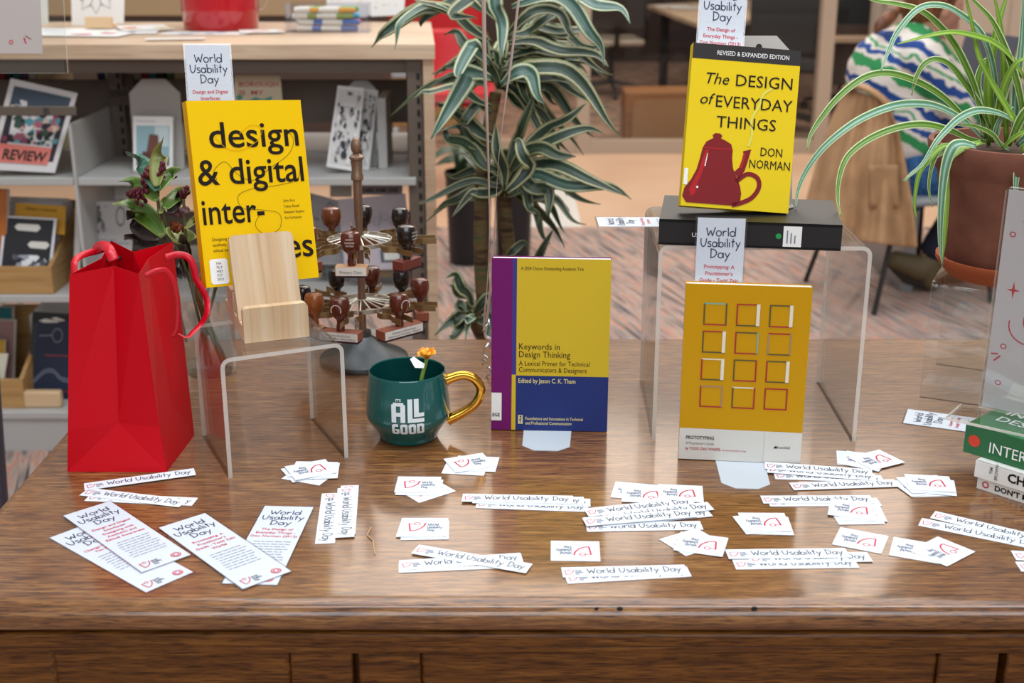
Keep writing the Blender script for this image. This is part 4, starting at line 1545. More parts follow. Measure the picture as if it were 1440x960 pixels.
# ------------------------------------------------------------------ terracotta pot with spider plant
PXY = (.685, 1.715)
ZP = TABLE + .167
M_terra = speckle('terracotta', [(.35, '#764638'), (.6, '#8c5845'), (.75, '#98705e')], 14, rough=.85, bump=.1)
M_terra2 = mat('orange_terracotta', '#b45a30', .8)
M_soil = speckle('potting_soil', [(.3, '#2b1c14'), (.7, '#5a3f2e')], 60, rough=.95, bump=.5)
sa = thing('plant_saucer', 'orange clay saucer under the terracotta pot on the clear riser', 'saucer', (*PXY, ZP))
MB().lathe([(0, 0), (.080, 0), (.092, .014), (.0965, .020), (.0965, .026), (.092, .026), (.086, .012), (0, .006)], M_terra2, 48).build('dish', sa, smooth=40)
pt = thing('spider_plant', 'spider plant with long arching green leaves in a terracotta pot', 'potted plant', (*PXY, ZP + .0065))
MB().lathe([(0, 0), (.078, 0), (.084, .02), (.098, .09), (.106, .135), (.1075, .137), (.117, .150), (.122, .172), (.121, .178), (.114, .178), (.110, .160), (.090, .05), (.0, .04)], M_terra, 56).build('pot', pt, smooth=40)
MB().lathe([(0, .164), (.05, .166), (.109, .158)], M_soil, 32).build('soil', pt)
M_sp = leafmat('spider_leaf', [(0, '#7f9c34'), (.30, '#5f8626'), (.55, '#456e22'), (.78, '#547c2c'), (.88, '#bcc88c'), (1, '#d3dba8')])
M_sp2 = leafmat('spider_leaf_bluish', [(0, '#c4d8c8'), (.2, '#7fa892'), (.5, '#4f8060'), (.8, '#5a8a50'), (.92, '#cfdcb0')])
M_sp3 = leafmat('spider_leaf_bright', [(0, '#a9c24a'), (.4, '#7ba32e'), (.8, '#66912a'), (1, '#88a84a')])
o = Vector((*PXY, ZP + .0065))
sprof = lambda u: (.55 + .45 * min(1, u * 4)) * max(.05, 1 - max(0, u - .35) / .65) ** .6
YP = PXY[1]
spl = [
    ([(1402, 190), (1398, 110), (1380, 50), (1345, 18), (1318, 8), (1290, 14), (1262, 45), (1248, 75), (1239, 99)], .012, M_sp2, (.03, -.10)),
    ([(1386, 195), (1372, 130), (1345, 70), (1318, 35), (1292, 15), (1260, 6), (1232, 2), (1205, -8)], .013, M_sp, (.0, -.06)),
    ([(1440, 110), (1420, 80), (1395, 60), (1365, 50), (1335, 46), (1300, 52), (1262, 62)], .011, M_sp3, (.0, -.10)),
    ([(1378, 190), (1355, 166), (1325, 137), (1290, 116), (1250, 104), (1215, 110), (1180, 136), (1152, 170), (1139, 192), (1135, 210)], .0125, M_sp, (.0, -.12)),
    ([(1382, 195), (1352, 168), (1315, 150), (1275, 147), (1240, 155), (1200, 174), (1160, 206), (1134, 240), (1122, 268), (1119, 292)], .0125, M_sp2, (-.02, -.14)),
    ([(1385, 200), (1362, 196), (1335, 184), (1300, 176), (1262, 180), (1222, 196), (1192, 220), (1180, 250), (1178, 280), (1182, 304)], .0115, M_sp, (-.02, -.16)),
    ([(1392, 180), (1378, 150), (1356, 118), (1335, 92), (1315, 84), (1298, 92), (1287, 112), (1282, 134)], .012, M_sp, (.0, -.05)),
    ([(1425, 170), (1405, 160), (1375, 156), (1350, 166), (1330, 184), (1315, 202), (1296, 232), (1270, 254)], .011, M_sp2, (-.02, -.10)),
    ([(1372, 206), (1352, 202), (1338, 210), (1328, 240), (1323, 290), (1322, 340), (1325, 372)], .014, M_sp2, (-.09, -.10)),
    ([(1380, 200), (1350, 210), (1330, 230), (1330, 280), (1328, 330), (1324, 374)], .012, M_sp3, (-.06, -.08)),
    ([(1345, 204), (1325, 206), (1308, 222), (1292, 246), (1286, 285), (1289, 308)], .008, M_sp3, (-.08, -.09)),
    ([(1345, 204), (1322, 210), (1310, 235), (1306, 265), (1311, 291)], .006, M_sp, (-.08, -.09)),
    ([(1345, 206), (1318, 218), (1300, 232), (1280, 246), (1272, 256)], .008, M_sp, (-.06, -.08)),
    ([(1395, 200), (1390, 140), (1392, 90), (1402, 40), (1420, -20)], .016, M_sp3, (.02, .03)),
    ([(1400, 195), (1408, 140), (1428, 90), (1460, 50)], .013, M_sp, (.0, .02)),
    ([(1415, 200), (1412, 120), (1408, 50), (1395, -20)], .012, M_sp3, (.02, .0)),
    ([(1425, 200), (1428, 130), (1436, 60), (1440, -20)], .013, M_sp2, (.0, .0)),
    ([(1390, 205), (1382, 160), (1374, 120), (1382, 90), (1400, 75)], .012, M_sp, (.03, .06)),
    ([(1398, 200), (1404, 160), (1412, 120), (1430, 88), (1455, 80)], .011, M_sp3, (.0, -.03)),
    ([(1418, 205), (1440, 160), (1470, 140), (1500, 170)], .012, M_sp, (-.02, -.04)),
    ([(1430, 205), (1450, 190), (1470, 200), (1480, 240)], .012, M_sp2, (-.06, -.1)),
    ([(1410, 210), (1395, 190), (1370, 178), (1345, 176)], .009, M_sp, (-.02, -.06)),
    ([(1420, 212), (1400, 196), (1405, 170), (1425, 150)], .009, M_sp2, (.0, -.02)),
    ([(1410, 210), (1425, 196), (1445, 186), (1470, 190)], .010, M_sp3, (-.04, -.1)),
    ([(1440, 215), (1436, 190), (1420, 160), (1380, 90), (1368, 40), (1352, -30)], .011, M_sp3, (-.02, -.02)),
    ([(1445, 210), (1430, 120), (1400, 40), (1372, 5), (1340, -25)], .012, M_sp, (.0, -.04)),
    ([(1450, 230), (1442, 222), (1432, 235), (1428, 260), (1430, 300)], .012, M_sp2, (-.10, -.11)),
]
for pix, w, m, (y0, y1) in spl:
    n = len(pix)
    P = crom([yp(x, y, YP + y0 + (y1 - y0) * i / (n - 1)) - o for i, (x, y) in enumerate(pix)], 5)
    MB().blade(P, w, m, hint=(0, -.75, .66), prof=sprof, fold=.35).build('leaf', pt, solid=.0005, smooth=60)

# ------------------------------------------------------------------ the low library shelf behind the table
YS, YD = 3.30, 4.08
shl = thing('library_shelf', 'low double-sided grey steel shelf with a pale wooden top, behind the table', 'bookshelf', (-1.2, YS, 0))
o = Vector((-1.2, YS, 0))
XR = -.198
XD = yp(100, 200, YS).x
XL = -2.3


def sbox(mb, x0, x1, y0, y1, z0, z1, m):
    mb.box(x0 - o.x, x1 - o.x, y0 - o.y, y1 - o.y, z0, z1, m)


mb = MB()
mb.prism([(XL - o.x, -.012), (XR + .004 - o.x, -.012), (XR - .054 - o.x, YD - o.y), (XL - o.x, YD - o.y)], lambda u, v, d: (u, v, d), 1.0755, 1.1115, M_maple)
mb.build('wooden_top', shl, bevel=.002)
mb = MB()
mb.prism([(XR - .028 - o.x, 0), (XR - o.x, 0), (XR - .055 - o.x, YD - .01 - o.y), (XR - .083 - o.x, YD - .01 - o.y)], lambda u, v, d: (u, v, d), 0, 1.0755, M_maple)
mb.build('end_panel', shl, bevel=.001)
for zt in (.771, .4535, .118):
    for a, b in ((XL, XD - .006), (XD + .006, XR - .052)):
        mb = MB()
        sbox(mb, a, b, YS, YS + .36, zt - .020, zt, M_shelf)
        sbox(mb, a, b - .045 * (b > XD), YD - .36, YD - .01, zt - .020, zt, M_shelf)
        mb.build('shelf_board', shl, bevel=.002)
for a, b in ((XL, XD - .006), (XD + .006, XR - .052)):
    mb = MB()
    sbox(mb, a, b, YS + .03, YS + .045, 1.037, 1.0755, M_shelfd)
    mb.build('apron', shl)
    mb = MB()
    b -= .03 * (b > XD)
    sbox(mb, a, b, YS + .374, YS + .390, .86, .98, M_shelfd)
    sbox(mb, a, b, YS + .374, YS + .390, .50, .60, M_shelfd)
    mb.build('back_stop', shl)
mb = MB()
sbox(mb, XL, XR - .03, YS + .008, YS + .02, 0.0, .097, M_shelf)
mb.build('kick_plate', shl)
mb = MB()
sbox(mb, XD - .004, XD + .004, YS + .002, YS + .34, .4545, .91, M_shelf)
mb.build('divider', shl)
for x, y0 in ((XD + .03, YS + .33), (XR - .048, YS + .015), (XR - .080, YS + .375), (XL + .1, YS + .375)):
    mb = MB()
    sbox(mb, x - .022, x + .016, y0, y0 + .03, 0, 1.07, M_shelfd)
    for k in range(32):
        z = .06 + k * .031
        sbox(mb, x + .002, x + .010, y0 - .0008, y0, z, z + .017, M_slot)
    mb.build('slotted_post', shl)

COL = dict(red='#a8242c', teal='#2f7f83', white='#d8d6d0', cream='#d8cfa8', blue='#2b3f78', black='#26242a', pink='#b98a8a', orange='#c8752a', green='#4c7a4a', grey='#8d8b8a', purple='#6a4a78', brown='#5e4636')
_pm = {}


def pmat(c, rough=.55):
    if c not in _pm:
        _pm[c] = mat('print_' + c.lstrip('#'), COL.get(c, c), rough)
    return _pm[c]


# spines of the books on the far side of the shelf, seen between the shelf's apron and its back stop
n = 0
for (x0, cols) in ((-12, ('pink', 'red', 'black', 'teal', 'purple', 'white', 'cream')), (139, ('blue', 'white', 'brown')), (190, ('white', 'red', 'teal', 'black')), (236, ('green', 'cream', 'white'))):
    x = x0
    for c in cols:
        wpx = 11 if c != 'cream' else 24
        p0, p1 = yp(x, 115, YS + .43), yp(x + wpx, 115, YS + .43)
        b = thing('shelved_book', '', 'book', (p0.x, YS + .42, .772))
        w_ = p1.x - p0.x - .002
        h_ = .245 + .008 * ((n * 7) % 4)
        MB().box(0, w_, 0, .17, 0, h_, pmat(c)).build('cover', b, bevel=.001)
        MB().box(.002, w_ - .002, .002, .172, .003, h_ + .0004, M_pages).build('page_block', b)
        tag(b, '%s book spine far back in the shelf, %s' % ({'cream': 'wide cream', 'black': 'near-black'}.get(c, c), {-12: 'above the leaning picture magazine', 139: 'just right of the slotted post', 190: 'above the grey tag-shaped stand', 236: 'right above the small chair-picture book'}[x0]), 'book', 'book spines on the far side of the shelf')
        x += wpx
        n += 1


def leaf_item(name, label, cat, TL, TR, BR, BL, Y, t, base, deco, lean=.04, group=None, cover=None, world=None):
    """a printed flat thing with real thickness whose front corners show at four pixels; the top leans back"""
    P = [yp(*TL, Y + lean), yp(*TR, Y + lean), yp(*BR, Y), yp(*BL, Y)]
    if world:
        P = [Vector(w_) for w_ in world]
    elif Y < 3.66 and TL[1] > 90:
        for lev in (.7712, .4537, .1182):
            if lev - .07 < min(P[2].z, P[3].z) < lev + .03:
                k_ = lev + .001 - min(P[2].z, P[3].z)
                if k_ > 0:
                    for w_ in (P[2], P[3]):
                        w_.z = max(w_.z, lev + .001)
    o_ = (P[2] + P[3]) / 2
    root = thing(name, label, cat, o_, 0, group)
    N = (P[1] - P[0]).cross(P[3] - P[0]).normalized()
    if N.y > 0:
        N = -N
    q = lambda u, v, d=0: (P[3].lerp(P[2], u)).lerp(P[0].lerp(P[1], u), v) - o_ + N * d
    mb = MB()
    mb.prism([(0, 0), (1, 0), (1, 1), (0, 1)], lambda u, v, d: q(u, v, d), 0, -t, base, M_pages if t > .004 else base)
    deco(mb, lambda u, v: q(u, v, .0008), lambda u, v: q(u, v, .0016))
    mb.build(cover or 'printed_cover', root, smooth=0)
    return root


def dots(mb, q, n, cols, seed, x0=.05, x1=.95, y0=.05, y1=.95, s=.06):
    rnd = random.Random(seed)
    for k in range(n):
        cx_, cy_ = rnd.uniform(x0, x1), rnd.uniform(y0, y1)
        r_ = s * rnd.uniform(.4, 1.2)
        a = rnd.random() * 6
        pts_ = [(min(x1, max(x0, cx_ + r_ * rnd.uniform(.4, 1.3) * cos(a + j * 1.05))), min(y1, max(y0, cy_ + r_ * rnd.uniform(.4, 1.3) * sin(a + j * 1.05) * .7))) for j in range(6)]
        mb.poly(lambda u, v, k=k: Vector(q(u, v)) + Vector((0, -.00004 * k, 0)), pts_, pmat(rnd.choice(cols)))


# magazine in the left bay
def d_rev(mb, q, q2):
    mb.rect(q, .08, .13, .93, .93, pmat('#26222a'))
    mb.rect(lambda u, v: q(u, v) + Vector((0, -.0004, 0)), .08, .74, .93, .93, pmat('#3d4a58'))
    dots(mb, q2, 60, ('#4a8f98', '#5f9ea6', '#b87f78', '#c8b4a0', '#1d1a20', '#1d1a20', '#26242c', '#a05a6a', '#2f4a3c', '#8c3a5a'), 4, .1, .92, .32, .73, .075)
    mb.rect(lambda u, v: q(u, v) + Vector((0, -.002, 0)), .08, .09, .86, .30, pmat('#d8776a'))
    mb.text('REVIEW', M_black, lambda u, v: q(u, v) + Vector((0, -.003, 0)), .50, .13, .16, width=.64, bold=.03)


leaf_item('magazine', 'magazine with a picture cover lettered REVIEW leaning behind the steel bar', 'magazine', (15, 110), (109, 131), (77, 243), (-18, 238), 3.325, .004, pmat('#d8d4d2'), d_rev, .05)
bar = thing('steel_bar', 'grey steel bar across the leaning magazine in the shelf', 'bar', (XD - .05, 3.29, yp(50, 156, 3.29).z))
z0 = yp(50, 156, 3.29).z
MB().box(-.9, .035, -.004, .004, -.012, .012, M_shelfd).build('rail', bar, bevel=.002)
MB().lathe([(0, -.010), (.008, -.010), (.008, .010), (0, .010)], M_cast, 12).build('end_knob', bar)
bar.children[1].location = (.040, 0, 0)
bar.children[0].location = (0, 0, 0)


def tagstand(label, L, R, top, Y, zbase, wood=False, m=M_shelf, w_wood=None):
    x0, x1 = yp(L, top, Y).x, yp(R, top, Y).x
    zt = yp(L, top, Y).z
    root = thing('book_stand', label, 'book stand', ((x0 + x1) / 2, Y, zbase))
    w, h = x1 - x0, zt - zbase
    c = w * .27
    MB().prism([(-w / 2, 0), (w / 2, 0), (w / 2, h - c), (w / 2 - c, h), (-w / 2 + c, h), (-w / 2, h - c)], lambda u, v, d: (u, d + v * .06, v), 0, .002, m).build('back_plate', root)
    MB().prism([(-w / 2, 0), (w / 2, 0), (w / 2, -.05), (w / 2 - .02, -.07), (-w / 2 + .02, -.07), (-w / 2, -.05)], lambda u, v, d: (u, v, d), 0.0005, .002, m).build('foot', root)
    return root


tagstand('grey tag-shaped stand behind the small white book with a chair picture', 178, 250, 112, 3.43, .7715, m=M_metalg)


def d_chair(mb, q, q2):
    mb.text('remodeling rooms', M_grey, q, .07, .895, .05, 'L', width=.5)
    mb.text('3', M_grey, q, .86, .895, .05, 'L')
    mb.rect(q, .08, .10, .92, .83, pmat('#8fb0b6'))
    mb.rect(q2, .55, .45, .9, .82, pmat('#c2d2d2'))
    mb.rect(q2, .08, .1, .92, .26, pmat('#4a5a70'))
    q3 = lambda u, v: q(u, v) + Vector((0, -.002, 0))
    mb.poly(q3, [(.30, .20), (.62, .18), (.66, .42), (.64, .66), (.42, .68), (.36, .42)], pmat('#6e4238'))
    mb.poly(lambda u, v: q(u, v) + Vector((0, -.0026, 0)), [(.22, .14), (.66, .14), (.66, .34), (.24, .36)], pmat('#58332c'))


leaf_item('small_book', 'small white book with an armchair picture on the upper shelf', 'book', (187, 163), (243, 164), (243, 246), (188, 244), 3.395, .012, M_wc, d_chair, .02)


def d_boro(mb, q, q2):
    mb.text('BOROUGH', pmat('#b5283a'), q, .10, .64, .22, 'L', width=.84, bold=.015)
    mb.text('IS  MY', pmat('#b5283a'), q, .12, .38, .2, 'L', width=.5, bold=.01)
    mb.poly(q2, [(.3, .18), (.45, .3), (.6, .22), (.8, .34), (.75, .12), (.4, .08)], pmat('#2f8f88'))
    mb.poly(q2, [(.05, .3), (.12, .4), (.2, .3), (.12, .2)], pmat('#2f8f88'))


leaf_item('small_poster', 'small cream print with red lettering behind the bright yellow book', 'print', (330, 106), (394, 106), (398, 150), (328, 150), 3.42, .002, pmat('#cdbfa0'), d_boro, .02)
leaf_item('cardboard_sign', 'brown cardboard hand-lettered sign far back in the upper shelf', 'sign', (152, 103), (188, 104), (188, 148), (152, 148), 3.62, .003, pmat('#4a3b30'), lambda mb, q, q2: (mb.text('Kera', M_black, q, .15, .62, .26, 'L', width=.5), mb.text('plant', M_black, q, .15, .3, .26, 'L', width=.6)), .02)


def d_zine(seed):
    def f(mb, q, q2):
        mb.rect(q, .07, .05, .94, .96, pmat('#cfccc8'))
        dots(mb, q2, 70, ('black', 'black', '#2c2a2e', '#e4e2de', '#8a8688'), seed, .09, .92, .07, .94, .085)
        q3 = lambda u, v: q(u, v) + Vector((0, -.006, 0))
        mb.rect(q3, .2, .76, .8, .9, pmat('#c9c6c2'))
        for k in range(3):
            mb.ring(q3, .3 + .2 * k, .83, .05, .02, pmat('black'), 10)
    return f


leaf_item('illustrated_zine', 'black and white illustrated zine in front, above the stamp carousel', 'zine', (475, 120), (512, 124), (500, 241), (459, 234), 3.36, .004, pmat('#dedcd8'), d_zine(11), .05)
leaf_item('illustrated_zine', 'second black and white zine peeping out behind the first, above the carousel', 'zine', (500, 123), (532, 127), (519, 240), (490, 238), 3.41, .004, pmat('#d2cfca'), d_zine(23), .05)
tagstand('grey tag-shaped stand behind the two illustrated zines', 486, 527, 114, 3.47, .7715)
blkp = yp(538, 245, 3.40)
mb = MB().box(-.012, .012, 0, .16, 0, .19, M_shelf)
e = thing('bookend', 'grey upright bookend to the right of the illustrated zines', 'bookend', (blkp.x, 3.42, .7715))
mb.build('upright_plate', e, bevel=.001)
MB().box(-.012, .07, 0.0, .16, 0, .002, M_shelf).build('foot_plate', e)

# lower left: wooden bin with booklets
def bin_(label, x0, x1, yfront, ztop, zb, Y, dep):
    a, b = yp(x0, 400, Y).x, yp(x1, 400, Y).x
    root = thing('wooden_bin', label, 'bin', ((a + b) / 2, Y, zb))
    w, h = (b - a) / 2, ztop - zb
    m = bpy.data.materials.get('bamboo') or oak('bamboo', '#b98a4e', '#c9a066', '#d6b27c', .5, (2, 2, 40), .15)
    MB().box(-w, w, 0, .012, 0, h, m).build('front_board', root, bevel=.001)
    for s in (-1, 1):
        MB().prism([(.0122, 0), (dep, 0), (dep, h * 2.6), (.0122, h)], lambda u, v, d: (d, u, v), s * w - (.012 if s > 0 else 0), s * w + (.012 if s < 0 else 0), m).build('side_board', root)
    MB().box(-w + .013, w - .013, dep - .012, dep, 0, h * 2.6, m).build('rear_board', root)
    return root


bin_('wooden bin of thin booklets on the middle shelf at the left', -40, 74, 375, .4545 + .075, .4542, 3.31, .30)


def d_obj(mb, q, q2):
    mb.rect(q, .05, .03, .95, .97, pmat('#1d1d22'))
    for (x, y, w) in ((.22, .84, .5), (.5, .58, .42)):
        mb.poly(q2, [(x, y), (x + .06, y + .05), (x + w - .05, y + .05), (x + w, y), (x + w - .06, y - .06), (x + .06, y - .05)], M_lgrey)
    dots(mb, q2, 26, ('#cfd0d4', '#9aa0a8', '#e6e6e6', '#50525a'), 8, .08, .92, .05, .42, .1)


leaf_item('thin_booklet', 'black booklet with pale shapes at the front of the wooden bin', 'booklet', (6, 303), (80, 307), (70, 398), (-4, 396), 3.335, .003, pmat('#d9d9dc'), d_obj, .05)
leaf_item('index_card', 'yellow index card lettered Object Lessons in the wooden bin', 'card', (22, 285), (93, 290), (91, 330), (20, 325), 3.40, .002, pmat('#d29a1e'), lambda mb, q, q2: mb.text('Object Lessons', M_ink, q, .2, .78, .16, 'L', width=.62), .03)
xa, xb = yp(-36, 400, 3.31).x, yp(70, 400, 3.31).x - .006
for k in range(7):
    y_, z_ = 3.425 + k * .020, .66 + .006 * (k % 3)
    leaf_item('thin_booklet', 'pale booklet in the row behind the yellow index card, number %s from the front' % ('one', 'two', 'three', 'four', 'five', 'six', 'seven')[k], 'booklet', None or (0, 0), (1, 0), (1, 1), (0, 1), y_, .006, pmat('#cfc8c2' if k % 2 else '#b9b2ae'), lambda mb, q, q2: None, .03, 'pale booklets in the wooden bin',
              world=[(xa + .03, y_ + .02, z_), (xb, y_ + .02, z_ - .006), (xb, y_, .458), (xa + .03, y_, .458)])
leaf_item('orange_folder', 'orange folder at the far left edge on the middle shelf', 'folder', (-30, 264), (10, 267), (8, 392), (-30, 392), 3.36, .02, pmat('#b5682a'), lambda mb, q, q2: None, .02)


def d_news(seed):
    def f(mb, q, q2):
        dots(mb, q, 14, ('#6d6a6c', '#8d8a8a', '#4a484c'), seed, .06, .34, .62, .96, .07)
        mb.ring(q2, .7, .82, .11, .02, M_dgrey, 14)
        for k in range(14):
            mb.rect(q, .08, .06 + k * .036, .6 if k % 4 else .92, .072 + k * .036, M_grey)
    return f


leaf_item('printed_zine', 'grey printed zine on the middle shelf behind the tall leaves', 'zine', (131, 283), (186, 283), (186, 400), (134, 400), 3.40, .003, pmat('#b9b5b2'), d_news(2), .04)
leaf_item('white_booklet', 'white booklet edge standing just right of the shelf divider', 'booklet', (107, 262), (113, 262), (113, 400), (103, 400), 3.42, .01, M_wc, lambda mb, q, q2: None, .02)
leaf_item('white_card', 'white card below the upper shelf behind the dark red blooms', 'card', (150, 262), (182, 261), (182, 281), (150, 281), 3.60, .003, M_wc, lambda mb, q, q2: None, .01)


def d_zd(mb, q, q2):
    for k in range(5):
        mb.ring(q2, .3 + .12 * k, .66 + .05 * (k % 2), .05, .008, M_grey, 12)
    for k in range(4):
        mb.stroke(q2, [(.15 + .2 * k, .5), (.25 + .18 * k, .8)], .006, M_grey)
    mb.rect(q2, .55, .10, .88, .26, M_dgrey)
    mb.rect(lambda u, v: q(u, v) + Vector((0, -.002, 0)), .6, .13, .83, .23, M_lgrey)


leaf_item('comic_zine', 'lavender grey comic zine behind the upper tier of the carousel', 'zine', (475, 280), (570, 272), (580, 378), (485, 380), 3.37, .004, pmat('#b4aab0'), d_zd, .05)
leaf_item('black_white_zine', 'grey striped zine just right of the bright yellow book', 'zine', (432, 270), (478, 282), (484, 372), (432, 372), 3.41, .004, pmat('#8f8b8c'), d_news(9), .05)
leaf_item('paper_sign', 'paper sign lettered LABEL BAM ZINE hanging over the comic zine', 'sign', (503, 260), (566, 260), (566, 274), (503, 274), 3.45, .002, pmat('#a49a9a'), lambda mb, q, q2: mb.text('LABEL BAM! ZINE', M_ink, q, .5, .28, .55, width=.8, bold=.02), .01)
leaf_item('red_binder', 'dark red binder at the right end of the middle shelf', 'binder', (577, 258), (598, 258), (597, 400), (574, 400), 3.38, .10, pmat('#8a2f30'), lambda mb, q, q2: None, .01)
leaf_item('cream_notecard', 'cream notecard under the upper shelf edge above the comic zine', 'card', (464, 258), (495, 258), (495, 277), (464, 277), 3.58, .002, pmat('#d8cfc2'), lambda mb, q, q2: None, .01)
for lab, L, R_, t in (('white book stand with a wooden block, left of the carousel rod on the middle shelf', 486, 540, 372), ('white book stand with a wooden block, right of the carousel rod on the middle shelf', 532, 565, 375), ('white book stand low behind the foot of the bright yellow book', 420, 462, 372)):
    rt_ = tagstand(lab, L, R_, t - 8, 3.52, .4545, m=M_metalw)
    MB().box(-.03, .03, -.05, -.032, .0025, .05, M_blockw).build('wood_block', rt_, bevel=.002)


# bottom left: dark blue book on its stand
def d_navy(mb, q, q2):
    mb.rect(q, 0, .0, .13, 1, pmat('#2c3038'))
    mb.poly(q2, [(.02, .86), (.3, .93), (.7, .9), (1, .95), (1, 1), (.02, 1)], pmat('#16181c'))
    mb.poly(q2, [(.16, .90), (.5, .96), (.8, .92), (.6, .89), (.3, .88)], M_lgrey)
    mb.ring(q2, .62, .74, .12, .02, M_grey, 18, sy=.65)
    mb.stroke(q2, [(.2, .73), (.5, .74)], .014, M_grey)
    mb.text('Instagram', pmat('#9c3a3a'), q2, .3, .505, .055, 'L', width=.6) if False else mb.rect(q2, .34, .50, .92, .512, pmat('#9c3a3a'))
    for dy in (0, .03):
        mb.stroke(q2, [(p.x, p.y) for p in crom([(.12, .18 + dy, 0), (.35, .30 + dy, 0), (.55, .31 + dy, 0), (.75, .22 + dy, 0), (1, .20 + dy, 0)], 5)], .012, M_grey)
    mb.rect(q2, .2, .085, .42, .095, pmat('#9c3a3a'))
    mb.rect(q2, .6, .085, .95, .095, pmat('#9c3a3a'))
    mb.rect(q2, .01, .0, .12, .1, M_lgrey)


leaf_item('dark_blue_book', 'dark navy book with a thin line drawing on the bottom shelf at the left', 'book', (46, 438), (104, 441), (103, 565), (38, 560), 3.40, .018, pmat('#17233c'), d_navy, .05)
tagstand('grey tag-shaped stand behind the dark navy book', 36, 120, 424, 3.478, .1185)
bw = yp(62, 577, 3.36)
tag(MB().box(-.055, .055, -.014, .014, 0, .048, M_blockw).build('wood_block', bevel=.006), 'small pale wooden block in front of the dark navy book', 'block').location = (bw.x + .005, 3.345, .1183)
bin_('wooden bin at the lower left on the bottom shelf', -60, 14, 500, .118 + .085, .1183, 3.33, .28)
leaf_item('pink_book', 'dusty pink book in the lower left bin', 'book', (-30, 449), (20, 451), (17, 560), (-30, 560), 3.42, .02, pmat('#8a6a66'), lambda mb, q, q2: None, .02)
leaf_item('teal_book', 'teal book peeping over the dusty pink book in the lower left bin', 'book', (-30, 431), (17, 432), (17, 556), (-30, 556), 3.48, .02, pmat('#1d6a70'), lambda mb, q, q2: None, .02)
leaf_item('yellow_booklet', 'small yellow booklet at the left edge of the lower left bin', 'booklet', (-30, 478), (7, 478), (6, 556), (-30, 556), 3.385, .008, pmat('#b58a22'), lambda mb, q, q2: None, .02)
leaf_item('cream_booklet', 'cream booklet in front of the small yellow booklet, lower left', 'booklet', (-30, 497), (11, 497), (2, 556), (-30, 556), 3.362, .006, pmat('#cfcbb4'), lambda mb, q, q2: None, .02)

# ------------------------------------------------------------------ things on the shelf top
ZT = 1.1118
rp = gp(302, 44, ZT)
tin = thing('red_bucket', 'glossy red enamel bucket with a pale handle on the shelf top', 'bucket', (rp.x, rp.y + .09, ZT))
M_redg = mat('red_enamel', '#b3101e', .18, coat=.5)
MB().lathe([(0, .001), (.103, .001), (.106, .006), (.108, .05), (.109, .052), (.109, .058), (.110, .15), (.112, .20), (.114, .205), (.112, .21), (.106, .205), (.102, .02), (0, .01)], M_redg, 48).build('pail', tin, smooth=40)
MB().tube(crom([(.108, 0, .185), (.135, 0, .16), (.145, 0, .11), (.128, 0, .06), (.110, 0, .05)], 5), .004, mat('tan_wire', '#b09a80', .5), 8).build('handle', tin)

mk = gp(455, 46, ZT)
mbx = thing('marker_box', 'clear plastic box full of coloured markers on the shelf top', 'box', (mk.x + .01, mk.y + .045, ZT))
bwid = .115
mb = MB()
mb.box(-bwid, bwid, -.045, -.043, 0, .078, M_plastic).box(-bwid, bwid, .043, .045, 0, .078, M_plastic)
mb.box(-bwid, -bwid + .002, -.043, .043, 0, .078, M_plastic).box(bwid - .002, bwid, -.043, .043, 0, .078, M_plastic)
mb.box(-bwid, bwid, -.043, .043, 0, .002, M_plastic)
mb.build('clear_box', mbx, smooth=0)
rnd = random.Random(12)
cols = [('#2f62a8', 'blue', 'resting lowest at the front'), ('#2f62a8', 'blue', 'second from the bottom at the front'), ('#8a9a3a', 'olive', 'third up at the front'), ('#e0a020', 'yellow-orange', 'fourth up at the front'),
        ('#d88aa8', 'pink', 'in the upper row'), ('#3fa8c8', 'sky blue', 'crossing the top'), ('#69b890', 'mint', 'crossing the top'), ('#d87a30', 'orange', 'at the bottom of the rear row'), ('#7a5a98', 'violet', 'in the middle of the rear row'), ('#c8384a', 'red', 'in the rear row near the top'), ('#5aa048', 'green', 'in the rear row on top')]
M_mw = mat('marker_body', '#e4ddcc', .4)
for k, (c, nm, where) in enumerate(cols):
    row, lev = (0, k) if k < 4 else ((1, k - 3) if k < 7 else (2, k - 7))
    yy = (-.030, .0, .028)[row]
    zz = .0105 + lev * .0165
    m_ = thing('marker_pen', '%s capped marker pen %s of the clear box' % (nm, where), 'marker', (mk.x + .01 + rnd.uniform(-.012, .012), mk.y + .045 + yy, ZT + zz), rnd.uniform(-.04, .04), 'marker pens in the clear box')
    L = .085
    MB().tube([(-L, 0, 0), (L * .45, 0, 0)], .0075, M_mw, 10).build('barrel', m_)
    MB().tube([(L * .45 + .0005, 0, 0), (L * .95, 0, 0), (L, 0, 0)], [.0082, .0078, .005], pmat(c), 10).build('cap', m_)
    MB().tube([(-L * .5, 0, 0), (-L * .2, 0, 0)], .0078, pmat(c), 10).build('band', m_)


def top_paper(label, px, w, h, ang, layer, deco, name='loose_sheet', base=None):
    p = gp(*px, ZT)
    mb = MB().box(-w / 2, w / 2, -h / 2, h / 2, 0, .0008, base or M_wc)
    deco(mb, lambda u, v: (u, v, .0011))
    ob = mb.build(name, smooth=0)
    ob.location = (p.x, p.y, ZT + .0004 + layer * .0012)
    ob.rotation_euler = (0, 0, radians(ang))
    tag(ob, label, 'paper', 'loose drawings on the shelf top')


